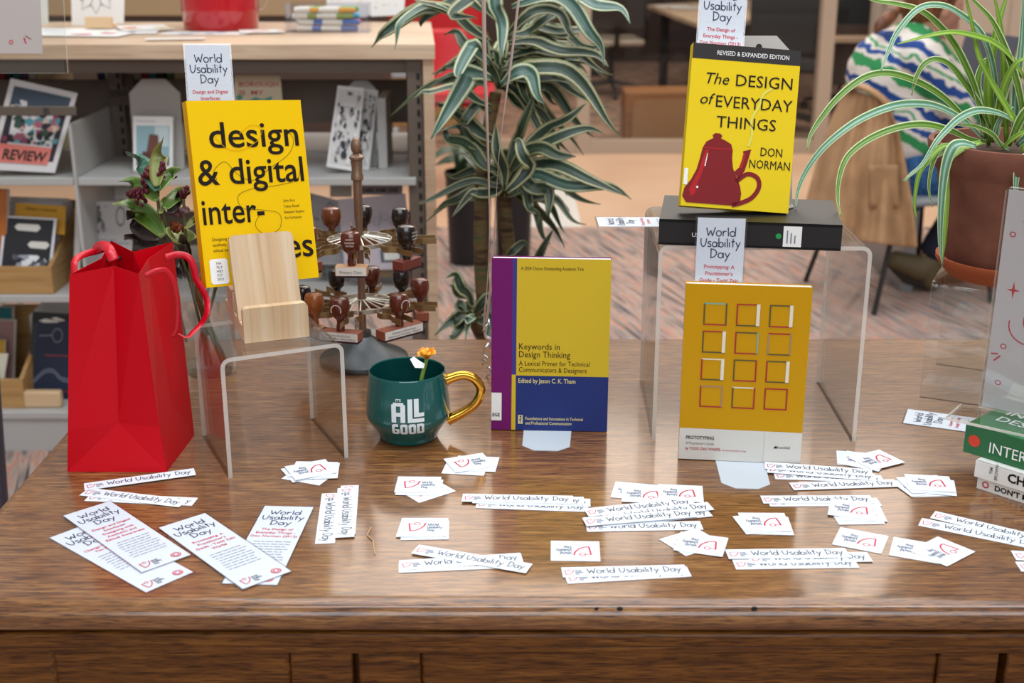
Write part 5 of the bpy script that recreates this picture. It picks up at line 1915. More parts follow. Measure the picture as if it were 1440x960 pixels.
def blot(cols, n, seed, s=.02):
    def f(mb, q):
        dots(mb, lambda u, v: Vector(q(u, v)) + Vector((0, 0, .0002)), 0, cols, seed)
        rnd = random.Random(seed)
        for k in range(n):
            cx_, cy_ = rnd.uniform(-.06, .06), rnd.uniform(-.04, .04)
            mb.poly(lambda u, v, k=k: Vector(q(u, v)) + Vector((0, 0, .00005 * k)), [(cx_ + s * rnd.uniform(.5, 1.3) * cos(a * 1.05), cy_ + s * rnd.uniform(.4, 1) * sin(a * 1.05)) for a in range(6)], pmat(rnd.choice(cols)))
    return f


top_paper('white sheet on the shelf top beside the leaf drawing, left of it', (85, 44), .28, .20, 4, 0, blot(('#d8d8e0', '#c4c8d8'), 2, 1))
top_paper('white sheet with a red patch at the front of the shelf top', (118, 50), .24, .12, -8, 2, blot(('#b02030', '#c02838'), 3, 2, .03))
top_paper('white sheet with small coloured marks in front of the wooden block', (165, 46), .22, .14, 10, 1, blot(('#d8b040', '#b05060', '#6070a0'), 5, 3, .012))
top_paper('white sheet with a yellow drawing in front of the red bucket', (203, 41), .14, .20, 24, 3, blot(('#d8b21e', '#c84040'), 3, 4, .03))
top_paper('white slip with faint pink marks at the front edge of the shelf top', (247, 57), .15, .04, 8, 4, blot(('#c89098',), 3, 5, .006))
top_paper('white sheet lying in front of the red bucket, with blue rim', (290, 47), .24, .10, -3, 0, blot(('#8090b0', '#b8bcc8'), 4, 6, .02))
top_paper('sheet with an orange drawing between the bucket and the marker box', (368, 46), .12, .11, 14, 3, blot(('#d87a30', '#e09a50'), 3, 7, .02))


def d_leaf(mb, q, q2):
    c = (.47, .62)
    for a, l in ((90, .5), (35, .42), (145, .42), (0, .44), (180, .42), (-35, .36), (215, .36), (-70, .34), (250, .34)):
        t = (c[0] + l * cos(radians(a)), c[1] + l * sin(radians(a)) * .9)
        mb.stroke(q2, [c, t], .012, M_dgrey)
    outl = [(c[0] + (.46 if k % 2 else .30) * cos(radians(k * 18)), c[1] + (.42 if k % 2 else .27) * sin(radians(k * 18))) for k in range(21)]
    mb.stroke(q2, outl, .012, M_dgrey)


leaf_item('leaf_drawing', 'white sheet with an ink leaf drawing held in a wooden block', 'drawing', (99, -45), (176, -45), (174, 33), (101, 37), gp(138, 36, ZT).y + .02, .002, M_wc, d_leaf, .02)
wb = gp(139, 42, ZT)
o_ = MB().prism([(-.038, 0), (.038, 0), (.038, .032), (-.038, .032)], lambda u, v, d: (u, d, v), 0, .016, M_blockw).prism([(-.038, 0), (.038, 0), (.038, .012), (-.038, .012)], lambda u, v, d: (u, d, v), .0161, .05, M_blockw).build('wood_holder', bevel=.002)
o_.location = (wb.x, wb.y, ZT + .004)
tag(o_, 'small wooden holder in front of the ink leaf drawing', 'holder')
leaf_item('standing_sheet', 'pale sheet standing at the left end of the shelf top, behind the tall sign', 'sheet', (15, -45), (65, -45), (68, 38), (18, 42), gp(40, 34, ZT).y, .003, pmat('#d8dad2'), lambda mb, q, q2: None, .02)


def d_box(mb, q, q2):
    dots(mb, q2, 26, ('#9a7a60', '#b08a98', '#c0a890'), 31, .05, .95, .15, .6, .02)


bx = gp(520, 28, ZT)
leaf_item('white_display_card', 'white card with rows of tiny spots standing behind the marker box', 'card', (461, -30), (570, -32), (568, 21), (458, 26), bx.y, .012, M_wc, d_box, .02)

# ------------------------------------------------------------------ tall sign stand at the left edge
ps = yp(12, 700, 2.16)
fs = thing('sign_stand', 'tall dark sign stand with a clear panel at the left edge of the photo', 'sign stand', (ps.x - .03, 2.16, 0))
o = Vector((ps.x - .03, 2.16, 0))
M_post = mat('dark_purple_grey_post', '#4a444e', .4, metal=.3)
t0, t1 = yp(2, 700, 2.16) - o, yp(-14, 480, 2.16) - o
dv = (t1 - t0).normalized()
b0 = t0 - dv * (t0.z / dv.z)
tp = t0 + dv * ((1.42 - t0.z) / dv.z)
MB().tube([b0 + Vector((0, 0, .01)), tp], .0125, M_post, 12).build('post', fs)
MB().lathe([(0, 0), (.15, 0), (.15, .008), (.02, .014), (0, .014)], M_post, 32).build('base_plate', fs).location = (b0.x, b0.y, 0)
q = lambda u, v, d: yp(u, v, 2.14 + (103 - v) * .0002) - o + Vector((0, d, 0))
MB().prism([(-240, -160), (86, -160), (89, 0), (95, 103), (-240, 103)], q, 0, .003, M_acr, M_acre).build('clear_panel', fs, smooth=0)
mb = MB().prism([(-200, -130), (54, -130), (57, 0), (60, 75), (-200, 75)], q, -.0012, -.0002, mat('grey_beige_sheet', '#b3a9a4', .6))
q2 = lambda u, v: q(u, v, -.0016)
mb.ring(q2, 16, 59, 2.6, 1.2, M_red, 14)
mb.stroke(q2, [(34, 53), (37, 61)], 2.2, M_red)
mb.stroke(q2, [(36, 50), (44, 55)], 1.6, pmat('#8a5a58'))
mb.build('printed_sheet', fs, smooth=0)

# ------------------------------------------------------------------ big striped-leaf plant on the floor behind the table
YD_ = 2.5
dp = yp(700, 470, YD_)
drc = thing('dracaena_plant', 'tall potted dracaena with cream-striped leaves standing behind the table', 'potted plant', (dp.x, YD_, 0))
o = Vector((dp.x, YD_, 0))
M_dr = leafmat('dracaena_leaf', [(0, '#4a5e4c'), (.16, '#24382a'), (.50, '#283e2c'), (.64, '#3a4c30'), (.72, '#b4ac88'), (.84, '#bdb592'), (.93, '#4a5e2a'), (1, '#8a8e58')], .42)
M_dr2 = leafmat('dracaena_leaf_bluish', [(0, '#8aa092'), (.14, '#4f6e62'), (.5, '#3a584c'), (.68, '#42604a'), (.76, '#bcc0a0'), (.88, '#c2c4a6'), (1, '#7a8c56')], .36)
M_dr3 = leafmat('dracaena_leaf_dark', [(0, '#34482f'), (.4, '#1c2c18'), (.70, '#243620'), (.78, '#7d7a58'), (.88, '#8a865f'), (1, '#4a5a2c')], .45)
M_cane = speckle('dracaena_cane', [(.35, '#3a2b1a'), (.55, '#6f5836'), (.7, '#4c5430')], 1, (12, 12, 90), .8, bump=.4)
M_pot = mat('black_pot', '#17161a', .4)
MB().lathe([(0, 0), (.13, 0), (.165, .30), (.168, .33), (.155, .33), (.15, .29), (0, .28)], M_pot, 32).build('pot', drc)
for pix in ([(690, 640, .0), (684, 480, .0), (677, 380, .0), (676, 300, .0), (682, 210, .02), (697, 130, .02)], [(716, 640, .02), (720, 480, .02), (716, 360, .02), (711, 300, .02), (712, 240, .03)], [(684, 480, .0), (672, 460, -.03), (662, 440, -.05)]):
    P = crom([yp(x, y, YD_ + d_) - o for x, y, d_ in pix], 6)
    if P[0].z > .6:
        pass
    MB().tube(P, [.0165 - .005 * i / len(P) for i in range(len(P))], M_cane, 10).build('cane', drc, smooth=50)
dprof = lambda u: max(.05, min(1, .35 + u * 2.6) * (1 - max(0, (u - .45) / .55) ** 1.7))


def dleaf(pix, w, m, y0, y1, tw=0.0):
    n = len(pix)
    P = crom([yp(x, y, YD_ + y0 + (y1 - y0) * i / (n - 1)) - o for i, (x, y) in enumerate(pix)], 5)
    rj = random.Random(int(pix[0][0] * 7 + pix[-1][1] * 13))
    ph, fr = rj.uniform(0, 6), rj.uniform(.35, .6)
    for q_ in range(2, len(P)):
        w_ = sin(ph + fr * q_) * min(1, q_ / 6)
        P[q_] = P[q_] + Vector((.004 * w_, .010 * w_, .005 * w_))
    MB().blade(P, w * .74, m, hint=(rj.uniform(-.5, .5), -.85, .55), prof=dprof, fold=.30, cols=7, twist=rj.uniform(-.6, .6)).build('leaf', drc, solid=.0006, smooth=60)


for pix, w, m, y0, y1 in (
        ([(640, 10), (600, 14), (568, 25), (540, 45), (519, 71)], .036, M_dr, -.02, -.12), ([(640, 20), (600, 12), (575, 22), (560, 42), (552, 74)], .034, M_dr2, -.03, -.16),
        ([(690, 110), (662, 100), (650, 120), (630, 155), (607, 194)], .050, M_dr2, -.06, -.18), ([(690, 90), (668, 66), (655, 80), (648, 98), (643, 113)], .040, M_dr2, -.08, -.18),
        ([(698, -30), (698, 0), (700, 30), (705, 55), (710, 78)], .042, M_dr2, -.16, -.2), ([(720, 10), (770, -5), (815, 20), (840, 55), (848, 96)], .040, M_dr2, -.04, -.16),
        ([(760, -10), (800, -4), (835, 2), (865, 14), (887, 32)], .042, M_dr2, -.04, -.14), ([(715, 110), (745, 92), (790, 100), (835, 140), (873, 186)], .044, M_dr, -.04, -.16),
        ([(715, 60), (760, 60), (800, 70), (835, 82), (858, 90)], .034, M_dr, -.02, -.10), ([(715, 80), (750, 72), (790, 70), (825, 78), (852, 78)], .034, M_dr, .0, -.08),
        ([(705, 120), (728, 100), (745, 110), (758, 126), (767, 148)], .040, M_dr2, -.08, -.16), ([(712, 50), (745, 20), (785, 22), (803, 40), (808, 56)], .030, M_dr, -.02, -.08),
        ([(712, 45), (750, 40), (790, 40), (822, 48), (842, 52)], .030, M_dr, .02, -.04), ([(700, 30), (675, 0), (650, 8), (640, 18), (668, 30)], .038, M_dr, -.06, -.10),
        ([(690, 20), (660, 2), (630, 8), (600, 22), (590, 40)], .030, M_dr3, .0, -.05), ([(690, 60), (650, 30), (610, 10), (575, -12)], .036, M_dr, .0, -.08),
        ([(685, 120), (660, 110), (645, 130), (640, 150), (650, 175)], .034, M_dr3, -.04, -.10), ([(690, 160), (672, 150), (660, 160), (652, 172), (648, 168)], .03, M_dr3, -.04, -.08),
        ([(700, 200), (660, 178), (630, 150), (617, 140)], .040, M_dr, -.02, -.08), ([(690, 215), (660, 195), (640, 185), (618, 182)], .036, M_dr3, -.04, -.10),
        ([(690, 150), (655, 132), (625, 125), (600, 128), (580, 142)], .030, M_dr, -.04, -.14),
        ([(700, 240), (672, 226), (645, 200), (630, 190), (618, 186)], .040, M_dr3, -.06, -.10),
        ([(714, 250), (722, 210), (735, 180), (745, 150), (750, 136)], .032, M_dr3, -.02, -.02), ([(716, 250), (740, 210), (775, 180), (805, 160), (822, 150)], .034, M_dr, -.02, -.08),
        ([(716, 255), (745, 212), (785, 190), (820, 185), (849, 191)], .034, M_dr, -.04, -.12), ([(718, 240), (735, 220), (765, 208), (790, 215), (808, 224)], .040, M_dr3, -.08, -.16),
        ([(716, 265), (745, 240), (790, 236), (840, 252), (880, 279)], .042, M_dr, -.04, -.14), ([(716, 268), (750, 248), (800, 255), (850, 262), (886, 284)], .036, M_dr2, -.06, -.14),
        ([(716, 270), (740, 256), (760, 264), (772, 282), (774, 303)], .040, M_dr3, -.08, -.12), ([(716, 275), (732, 268), (744, 282), (752, 300), (755, 320)], .030, M_dr3, -.08, -.12),
        ([(710, 265), (708, 230), (700, 200), (693, 180)], .034, M_dr, -.06, -.06), ([(712, 270), (738, 245), (742, 222), (730, 205), (722, 200)], .038, M_dr, -.10, -.12),
        ([(714, 262), (745, 255), (780, 262), (806, 272)], .028, M_dr3, -.02, -.06), ([(712, 260), (730, 200), (742, 160), (744, 120)], .026, M_dr, .0, .0),
        ([(712, 362), (722, 350), (732, 345), (742, 352)], .024, M_dr3, -.04, -.06), ([(742, 380), (755, 365), (765, 345), (775, 328)], .026, M_dr3, -.02, -.06),
        ([(664, 430), (655, 405), (640, 393), (628, 389)], .034, M_dr, -.08, -.14), ([(664, 435), (654, 415), (642, 407), (629, 406)], .024, M_dr3, -.08, -.12),
        ([(664, 440), (655, 428), (645, 430), (655, 442)], .030, M_dr3, -.08, -.14), ([(666, 445), (650, 440), (635, 455), (612, 470)], .040, M_dr3, -.08, -.14),
        ([(668, 445), (662, 445), (656, 458), (657, 474)], .030, M_dr2, -.10, -.14), ([(668, 440), (680, 425), (690, 425), (700, 440)], .030, M_dr3, -.06, -.10),
        ([(672, 450), (684, 450), (690, 462), (686, 476)], .034, M_dr3, -.08, -.12), ([(668, 450), (655, 455), (640, 470), (628, 478)], .03, M_dr3, -.10, -.14)):
    dleaf(pix, w, m, y0, y1)
rnd = random.Random(21)
for (hx_, hy_, n, L0, L1, lo, hi, sq) in ((702, 110, 34, 70, 165, -45, 170, 100), (720, 60, 14, 80, 150, -30, 60, 60), (712, 262, 26, 60, 135, -35, 190, 70), (666, 445, 6, 30, 55, 0, 180, 25)):
    for k in range(n):
        a = radians(lo + (hi - lo) * (k + rnd.random()) / n)
        L = rnd.uniform(L0, L1)
        g = rnd.uniform(.5, 1.0) * sq
        pix = [(hx_ + L * t * cos(a), hy_ + rnd.uniform(-16, 16) * (1 - t) - L * t * sin(a) * .85 + g * t * t) for t in (0, .25, .5, .75, 1)]
        yo = rnd.uniform(-.03, .10)
        dleaf(pix, rnd.uniform(.024, .036), rnd.choice((M_dr, M_dr3, M_dr3)), yo * .3, yo + rnd.uniform(-.05, .10))

# ------------------------------------------------------------------ black floor pots, red chair and crate further back
M_dkl = leafmat('dark_green_leaf', [(0, '#3d5a3c'), (.2, '#22381f'), (1, '#2c4527')])
for (pxa, pyb, r_, h_, lab, seed) in ((659, 376, .100, .40, 'black pot with a dark leafy plant on the floor, left behind the dracaena', 4), (722, 366, .085, .34, 'black pot on the floor just right behind the dracaena', 9)):
    p = gp(pxa, pyb, 0)
    fp = thing('floor_pot', lab, 'potted plant', (p.x, p.y + r_, 0))
    MB().lathe([(0, .001), (r_ * .86, .001), (r_, h_), (r_ * 1.03, h_), (r_ * 1.03, h_ - .02), (r_ * .92, h_ - .01), (r_ * .9, h_ - .05), (0, h_ - .05)], M_pot, 28).build('pot', fp)
    rnd = random.Random(seed)
    for k in range(14):
        a = rnd.random() * 2 * pi
        l = rnd.uniform(.10, .26)
        z = h_ - .05
        P = crom([(.02 * cos(a), .02 * sin(a), z), (l * .4 * cos(a), l * .4 * sin(a), z + l * .7), (l * cos(a), l * sin(a), z + l * .55)], 5)
        MB().blade(P, .05, M_dkl, hint=(0, -.5, .8), prof=lprof, fold=.2).build('leaf', fp, solid=.0008)
rc = gp(640, 252, 0)
ch = thing('red_chair', 'bright red shell chair on the floor far behind the dracaena', 'chair', (rc.x, rc.y, 0), radians(10))
M_rchair = mat('red_shell', '#cf1420', .4)
M_rseat = mat('dark_red_seat', '#8e1a24', .6)
P = []
mb = MB()
sec = [(-.22, .84), (-.20, .66), (-.16, .50), (-.10, .45), (.10, .43), (.22, .44)]
n = 11
vs, fs = [], []
for (y, z) in sec:
    for k in range(n):
        x = -.25 + .5 * k / (n - 1)
        c_ = (2 * abs(k / (n - 1) - .5)) ** 2.5
        vs.append((x * (1 - .12 * (z > .7)), -y - .07 * c_ * (z > .46), z + .03 * c_ * (z < .5)))
for i in range(len(sec) - 1):
    for k in range(n - 1):
        fs.append((i * n + k, i * n + k + 1, (i + 1) * n + k + 1, (i + 1) * n + k))
mb.add(vs, fs, M_rchair).build('shell', ch, solid=.012, subd=1, smooth=60)
MB().box(-.2, .2, -.2, .12, .452, .475, M_rseat).build('seat_pad', ch, bevel=.01)
for sx in (-1, 1):
    for sy in (-1, 1):
        MB().tube([(sx * .16, sy * .14, .43), (sx * .22, sy * .2, 0)], .012, M_metalw, 8).build('leg', ch)
rc2 = gp(652, 190, 0)
st = thing('red_screen', 'red upholstered panel standing behind the red chair', 'room divider', (rc2.x - .12, rc2.y + 0, 0))
MB().box(-.40, .26, -.03, .03, .48, 1.28, M_rchair).build('upper_cushion', st, bevel=.03)
MB().box(-.40, .26, -.03, .03, .40, .478, M_metalw).build('white_rail', st, bevel=.004)
MB().box(-.40, .26, -.025, .025, .06, .398, mat('tan_panel', '#b98a56', .6)).build('tan_panel', st, bevel=.004)
for sx in (-.36, .22):
    MB().box(sx - .03, sx + .03, -.2, .2, 0, .058, M_metalw).build('foot', st)

cb = thing('dark_credenza', 'long dark brown cabinet with a tan top, far behind the grey shelf', 'cabinet', (-2.5, 7.6, 0))
M_cred = mat('dark_brown_cabinet', '#46342c', .6)
MB().box(-2.5, 1.75, 0, .5, .10, .90, M_cred).build('body', cb)
MB().box(-2.5, 1.76, -.02, .52, .9005, 1.02, mat('tan_top', '#b59a74', .5)).build('top', cb, bevel=.006)
MB().box(-2.4, 1.65, .05, .45, 0, .0995, M_slot).build('plinth', cb)

# ------------------------------------------------------------------ meeting room behind the glass
def office_chair(label, pos, rz, seat_m, back_m, group='office chairs in the meeting room'):
    r_ = thing('office_chair', label, 'office chair', pos, rz, group)
    MB().box(-.25, .25, -.24, .24, .43, .49, seat_m).build('seat', r_, bevel=.025)
    mb = MB().box(-.24, .24, .22, .27, .56, 1.02, back_m)
    mb.build('backrest', r_, bevel=.02)
    MB().tube([(0, .10, .42), (0, .28, .45), (0, .29, .60)], .02, M_black, 8).build('back_post', r_)
    MB().lathe([(0, .10), (.028, .10), (.028, .30), (.018, .30), (.018, .429), (0, .429)], M_black, 12).build('gas_column', r_)
    for k in range(5):
        a = k * 2 * pi / 5 + .3
        MB().tube([(.02 * cos(a), .02 * sin(a), .12), (.30 * cos(a), .30 * sin(a), .075)], [.022, .013], M_black, 6).build('base_arm', r_)
        MB().tube([(.30 * cos(a) - .02 * sin(a), .30 * sin(a) + .02 * cos(a), .031), (.30 * cos(a) + .02 * sin(a), .30 * sin(a) - .02 * cos(a), .031)], .03, M_black, 10).build('caster', r_)
    for s in (-1, 1):
        MB().tube(crom([(s * .20, 0, .44), (s * .29, 0, .46), (s * .30, 0, .64), (s * .30, -.05, .66), (s * .29, .12, .66)], 3), .014, M_black, 6).build('armrest', r_)
    return r_


M_pseat = mat('pale_seat', '#b8a692', .7)
M_bback = mat('dark_brown_back', '#30231e', .7)
M_bseat = mat('charcoal_seat', '#2a2828', .7)
p = gp(858, 134, 0)
office_chair('office chair with a pale seat and dark back, left in the meeting room', (p.x, p.y, 0), radians(185), M_pseat, M_bback)
p = gp(946, 76, 0)
office_chair('black office chair pushed under the pale meeting table', (p.x, p.y, 0), radians(20), M_bseat, M_bseat)
p = gp(1108, 184, 0)
office_chair('black office chair just right of the teapot cover book, behind the glass', (p.x, p.y, 0), radians(150), M_bseat, M_bseat)
p = gp(1120, 136, 0)
office_chair('black office chair further back on the right, by the white table end', (p.x + .15, p.y - .9, 0), radians(200), M_bseat, M_bseat)
tA = [gp(*q_, .74) for q_ in ((910, 7), (984, 34), (1148, 20), (1085, -4))]
tc = sum(tA, Vector()) / 4
mt = thing('meeting_table', 'pale wood meeting table with dark legs behind the glass', 'table', (tc.x, tc.y, 0))
MB().prism([(q_.x - tc.x, q_.y - tc.y) for q_ in tA], lambda u, v, d: (u, v, d), .71, .74, M_maple).build('tabletop', mt, bevel=.008)
for q_ in tA:
    d_ = Vector((q_.x - tc.x, q_.y - tc.y, 0)) * .78
    MB().box(d_.x - .035, d_.x + .035, d_.y - .035, d_.y + .035, 0, .709, M_black).build('leg', mt)
lp = gp(1112, 10, .741)
lap = thing('laptop', 'open white laptop on the far right end of the meeting table', 'laptop', (lp.x, lp.y, .741), radians(160))
MB().box(-.17, .17, -.12, .12, 0, .015, M_metalw).build('keyboard_base', lap, bevel=.003)
MB().box(-.17, .17, .12, .132, .012, .23, M_wc).build('screen_lid', lap, bevel=.003)
for i_, (x_, y_) in enumerate(((945, 9), (965, 12))):
    p = gp(x_, y_, .741)
    ob = MB().box(-.14, .14, -.10, .10, 0, .006, M_wc).build('paper_stack', bevel=.001)
    ob.location = (p.x, p.y, .7405 + .007 * i_)
    tag(ob, ('lower', 'upper')[i_] + ' sheaf of white paper on the left end of the meeting table', 'paper')
p = gp(918, 204, 0)
bx = thing('wooden_box', 'low brown wooden box on the floor just behind the glass, left of the teapot book', 'box', (p.x + .03, p.y + .02, 0))
M_brw = oak('brown_box_wood', '#8a5a34', '#a06c40', '#b07c4c', .6, (2, 20, 20), .1)
M_brw2 = mat('brown_box_front', '#9c7048', .6)
MB().box(-.22, .24, 0, .36, 0.02, .345, M_brw).build('body', bx, bevel=.006)
MB().prism(roundrect(-.17, .24, .03, .30, .05), lambda u, v, d: (u, d, v), -.016, -.0005, M_brw2).build('front_panel', bx, bevel=.004)
MB().box(-.20, .22, .02, .34, 0, .0195, M_slot).build('plinth', bx)
p = gp(790, 140, 0)
cbx = thing('side_cabinet', 'dark low cabinet left in the meeting room behind the dracaena leaves', 'cabinet', (p.x, 12.6, 0))
MB().box(-.9, .5, 0, .5, 0.05, 1.0, M_cred).build('body', cbx, bevel=.01)
MB().box(-.85, .45, .03, .47, 0, .0495, M_slot).build('plinth', cbx)
ls = yp(1186, 60, 8.6)
sh = thing('ledge_board', 'narrow pale shelf in the dark opening left of the seated person', 'shelf', (ls.x + .1, 8.6, ls.z))
MB().box(-.16, .16, 0, .2, 0, .03, M_maple).build('board', sh)
MB().box(-.16, .16, .2001, .23, -.3, .1, M_cred).build('rear_rail', sh)

# ------------------------------------------------------------------ the seated person, seen from behind
YPn = 4.95
ob_ = yp(1262, 240, YPn)
per = thing('person', 'person in a white, green and blue striped sweater bent over a desk', 'person', (ob_.x, YPn, 0))
o = Vector((ob_.x, YPn, 0))
M_skin = mat('skin', '#c08a72', .55)
M_hair = speckle('auburn_hair', [(.35, '#4a2a1a'), (.65, '#8a5230')], 1, (60, 60, 8), .5)
M_jean = speckle('blue_denim', [(.35, '#1c3a5e'), (.65, '#2f5f8e')], 60, rough=.85)
M_jeand = mat('navy_denim', '#161d30', .85)
M_shoe = mat('olive_shoe', '#5e5136', .7)
M_sole = mat('dark_sole', '#2a211c', .8)


def J(x, y, d=0.0):
    return yp(x, y, YPn + d) - o


def limb(mb, pts, m, n=14):
    P = [Vector(p[0]) for p in pts]
    R = [p[1] for p in pts]
    for (a, ra), (b, rb) in zip(zip(P, R), zip(P[1:], R[1:])):
        k = max(2, int((b - a).length / .02))
        mb.tube([a.lerp(b, i / k) for i in range(k + 1)], [ra + (rb - ra) * i / k for i in range(k + 1)], m, n)
    for a, ra in zip(P, R):
        mb.ball(a, ra, m, n)


def flesh(mb, name, parent, vox, it=6):
    ob = mb.build(name, parent, smooth=0)
    r_ = ob.modifiers.new('join', 'REMESH')
    r_.mode = 'VOXEL'
    r_.voxel_size = vox
    r_.use_smooth_shade = True
    s_ = ob.modifiers.new('smooth', 'SMOOTH')
    s_.iterations = it
    s_.factor = .5
    return ob


pel, lum, tho = J(1268, 232), J(1250, 165), J(1252, 105)
shl_, shr_ = J(1292, 82, -.13), J(1296, 72, .16)
nk, hd_ = J(1296, 52, .02), J(1316, 8, .03)
elb, wri = J(1352, 158, -.10), J(1398, 166, .08)
elb2, wri2 = J(1366, 150, .26), J(1400, 160, .16)
kn, kn2 = J(1392, 236, -.10), J(1398, 232, .14)
an, an2 = J(1306, 362, -.02), J(1340, 372, .16)
body = MB()
limb(body, [(pel, .15), (lum, .135), (tho, .145), (J(1280, 72, .01), .10)], M_skin)
limb(body, [(J(1282, 70, .01), .06), (nk, .055), (J(1306, 28, .03), .058)], M_skin)
body.ball(hd_, .098, M_skin, 18, (1.05, .86, 1.12))
for a, b, r0, r1 in ((J(1306, 40, .02), J(1332, 44, .03), .05, .03),):
    limb(body, [(a, r0), (b, r1)], M_skin)
fd = Vector((1, .15, -.25)).normalized()
body.ball(hd_ + fd * .098 + Vector((0, 0, -.012)), .016, M_skin, 8)                   # nose
body.ball(hd_ + fd * .082 + Vector((0, 0, -.055)), .024, M_skin, 8)                   # mouth and chin
body.ball(hd_ + Vector((.012, -.085, -.012)), .020, M_skin, 8, (1, .45, 1.5))          # ear
for sh_, e_, w_ in ((shl_, elb, wri), (shr_, elb2, wri2)):
    limb(body, [(sh_, .060), (e_, .042), (w_, .027)], M_skin)
    dh = (w_ - e_).normalized()
    side = dh.cross(Vector((0, 0, 1))).normalized()
    pc = w_ + dh * .045
    body.ball(pc, .030, M_skin, 10, (1.2, 1.1, .55))
    for f_ in range(4):
        b0 = w_ + dh * .075 + side * (.021 - .014 * f_)
        l_ = (.058, .066, .062, .048)[f_]
        limb(body, [(w_ + dh * .04 + side * (.018 - .012 * f_), .009), (b0, .0085), (b0 + dh * l_ * .55 + Vector((0, 0, -.012)), .008), (b0 + dh * l_ * .8 + Vector((0, 0, -.035)), .007)], M_skin, 8)
    limb(body, [(w_ + dh * .015 + side * .02, .010), (w_ + dh * .045 + side * .045, .009), (w_ + dh * .075 + side * .045 + Vector((0, 0, -.012)), .008)], M_skin, 8)
for s_, k_, a_ in ((-.09, kn, an), (.09, kn2, an2)):
    limb(body, [(pel + Vector((0, s_, -.02)), .085), (k_, .060), (a_, .038)], M_skin)
flesh(body, 'body', per, .007, 4)
for e_ in (-.028, .034):
    pass
ey = MB()
ey.ball(hd_ + fd * .088 + Vector((.0, -.040, .012)), .010, M_black, 8)
ey.ball(hd_ + fd * .088 + Vector((.0, .034, .012)), .010, M_black, 8)
ey.build('eyes', per)

# striped sweater
M_sw = mat('striped_knit', '#ddd5cc', .9)
t_, ns, ln_, b_ = nodes(M_sw)
tc_ = ns.new('ShaderNodeTexCoord')
mp_ = ns.new('ShaderNodeMapping')
mp_.inputs['Rotation'].default_value = (0, radians(-26), 0)
nz = ns.new('ShaderNodeTexNoise')
nz.inputs['Scale'].default_value = 14
nz.inputs['Detail'].default_value = 2
sx_ = ns.new('ShaderNodeSeparateXYZ')
m1 = ns.new('ShaderNodeMath')
m1.operation = 'MULTIPLY_ADD'
m1.inputs[1].default_value = .07
m2 = ns.new('ShaderNodeMath')
m2.operation = 'MULTIPLY'
m2.inputs[1].default_value = 5.4
m3 = ns.new('ShaderNodeMath')
m3.operation = 'FRACT'
rr_ = ramp(ns, [(0, '#ddd3c8'), (.12, '#2f8a4e'), (.32, '#ddd3c8'), (.40, '#22488c'), (.52, '#e2dad0'), (.60, '#3f9a5e'), (.66, '#e2dad0'), (.76, '#1f4488'), (.90, '#e2dad0')])
rr_.color_ramp.interpolation = 'CONSTANT'
ln_.new(tc_.outputs['Object'], mp_.inputs[0])
ln_.new(mp_.outputs[0], sx_.inputs[0])
ln_.new(tc_.outputs['Object'], nz.inputs['Vector'])
ln_.new(nz.outputs['Fac'], m1.inputs[0])
ln_.new(sx_.outputs['Z'], m1.inputs[2])
ln_.new(m1.outputs[0], m2.inputs[0])
ln_.new(m2.outputs[0], m3.inputs[0])
ln_.new(m3.outputs[0], rr_.inputs[0])
ln_.new(rr_.outputs[0], b_.inputs['Base Color'])
sw = MB()
limb(sw, [(J(1268, 190), .165), (J(1252, 145), .165), (J(1254, 105), .175), (J(1278, 78, .01), .130), (J(1290, 62, .02), .072)], M_sw)
for sh_, e_, w_ in ((shl_, elb, wri), (shr_, elb2, wri2)):
    limb(sw, [(sh_, .088), (sh_.lerp(e_, .5), .082), (e_, .068), (e_.lerp(w_, .9), .048)], M_sw)
flesh(sw, 'sweater', per, .009, 6)
jn = MB()
limb(jn, [(pel + Vector((0, 0, -.03)), .165), (J(1285, 240, .02), .150)], M_jean)
for s_, k_, a_ in ((-.09, kn, an), (.09, kn2, an2)):
    limb(jn, [(pel + Vector((.02, s_, -.03)), .112), (k_, .080)], M_jean)
flesh(jn, 'jeans', per, .010, 5)
jl = MB()
for k_, a_ in ((kn, an), (kn2, an2)):
    limb(jl, [(k_ + Vector((-.01, 0, -.03)), .078), (a_.lerp(k_, .12), .058)], M_jeand)
flesh(jl, 'trouser_legs', per, .010, 5)
for k_, (a_, d_) in enumerate(((an, -.02), (an2, .16))):
    toe, heel = a_ + Vector((-.130, 0, -.010)), a_ + Vector((.02, 0, -.095))
    mb = MB()
    limb(mb, [(a_ + Vector((.0, 0, -.02)), .050), (a_ + Vector((-.03, 0, -.045)), .052), (toe, .038)], M_shoe)
    limb(mb, [(a_ + Vector((.0, 0, -.03)), .048), (heel, .040)], M_shoe)
    ob = flesh(mb, 'shoe', per, .007, 4)
    mb = MB()
    dn = Vector((-.62, 0, -.78)) * .036
    limb(mb, [(toe + dn * .7, .016), ((toe + heel) / 2 + dn * 1.25, .018), (heel + dn * .7, .018)], M_sole)
    so = mb.build('sole', ob, smooth=50)
hr = MB()
hr.ball(hd_ + Vector((-.018, 0, .022)), .105, M_hair, 18, (1.02, .92, 1.05))
hr.ball(hd_ + Vector((-.060, 0, -.015)), .070, M_hair, 14)
hair = flesh(hr, 'hair', per, .007, 3)
MB().tube(crom([J(1270, 8, -.03), J(1256, 18, -.06), J(1244, 30, -.09), J(1236, 38, -.11), J(1231, 48, -.12)], 4), [.026, .022, .018, .018, .022, .026, .028, .028, .027, .026, .024, .021, .018, .015, .011, .008, .004], M_hair, 10).build('ponytail', hair, smooth=60)
MB().tube([J(1253, 20, -.065), J(1248, 25, -.075)], .027, M_black, 10).build('hair_tie', hair)

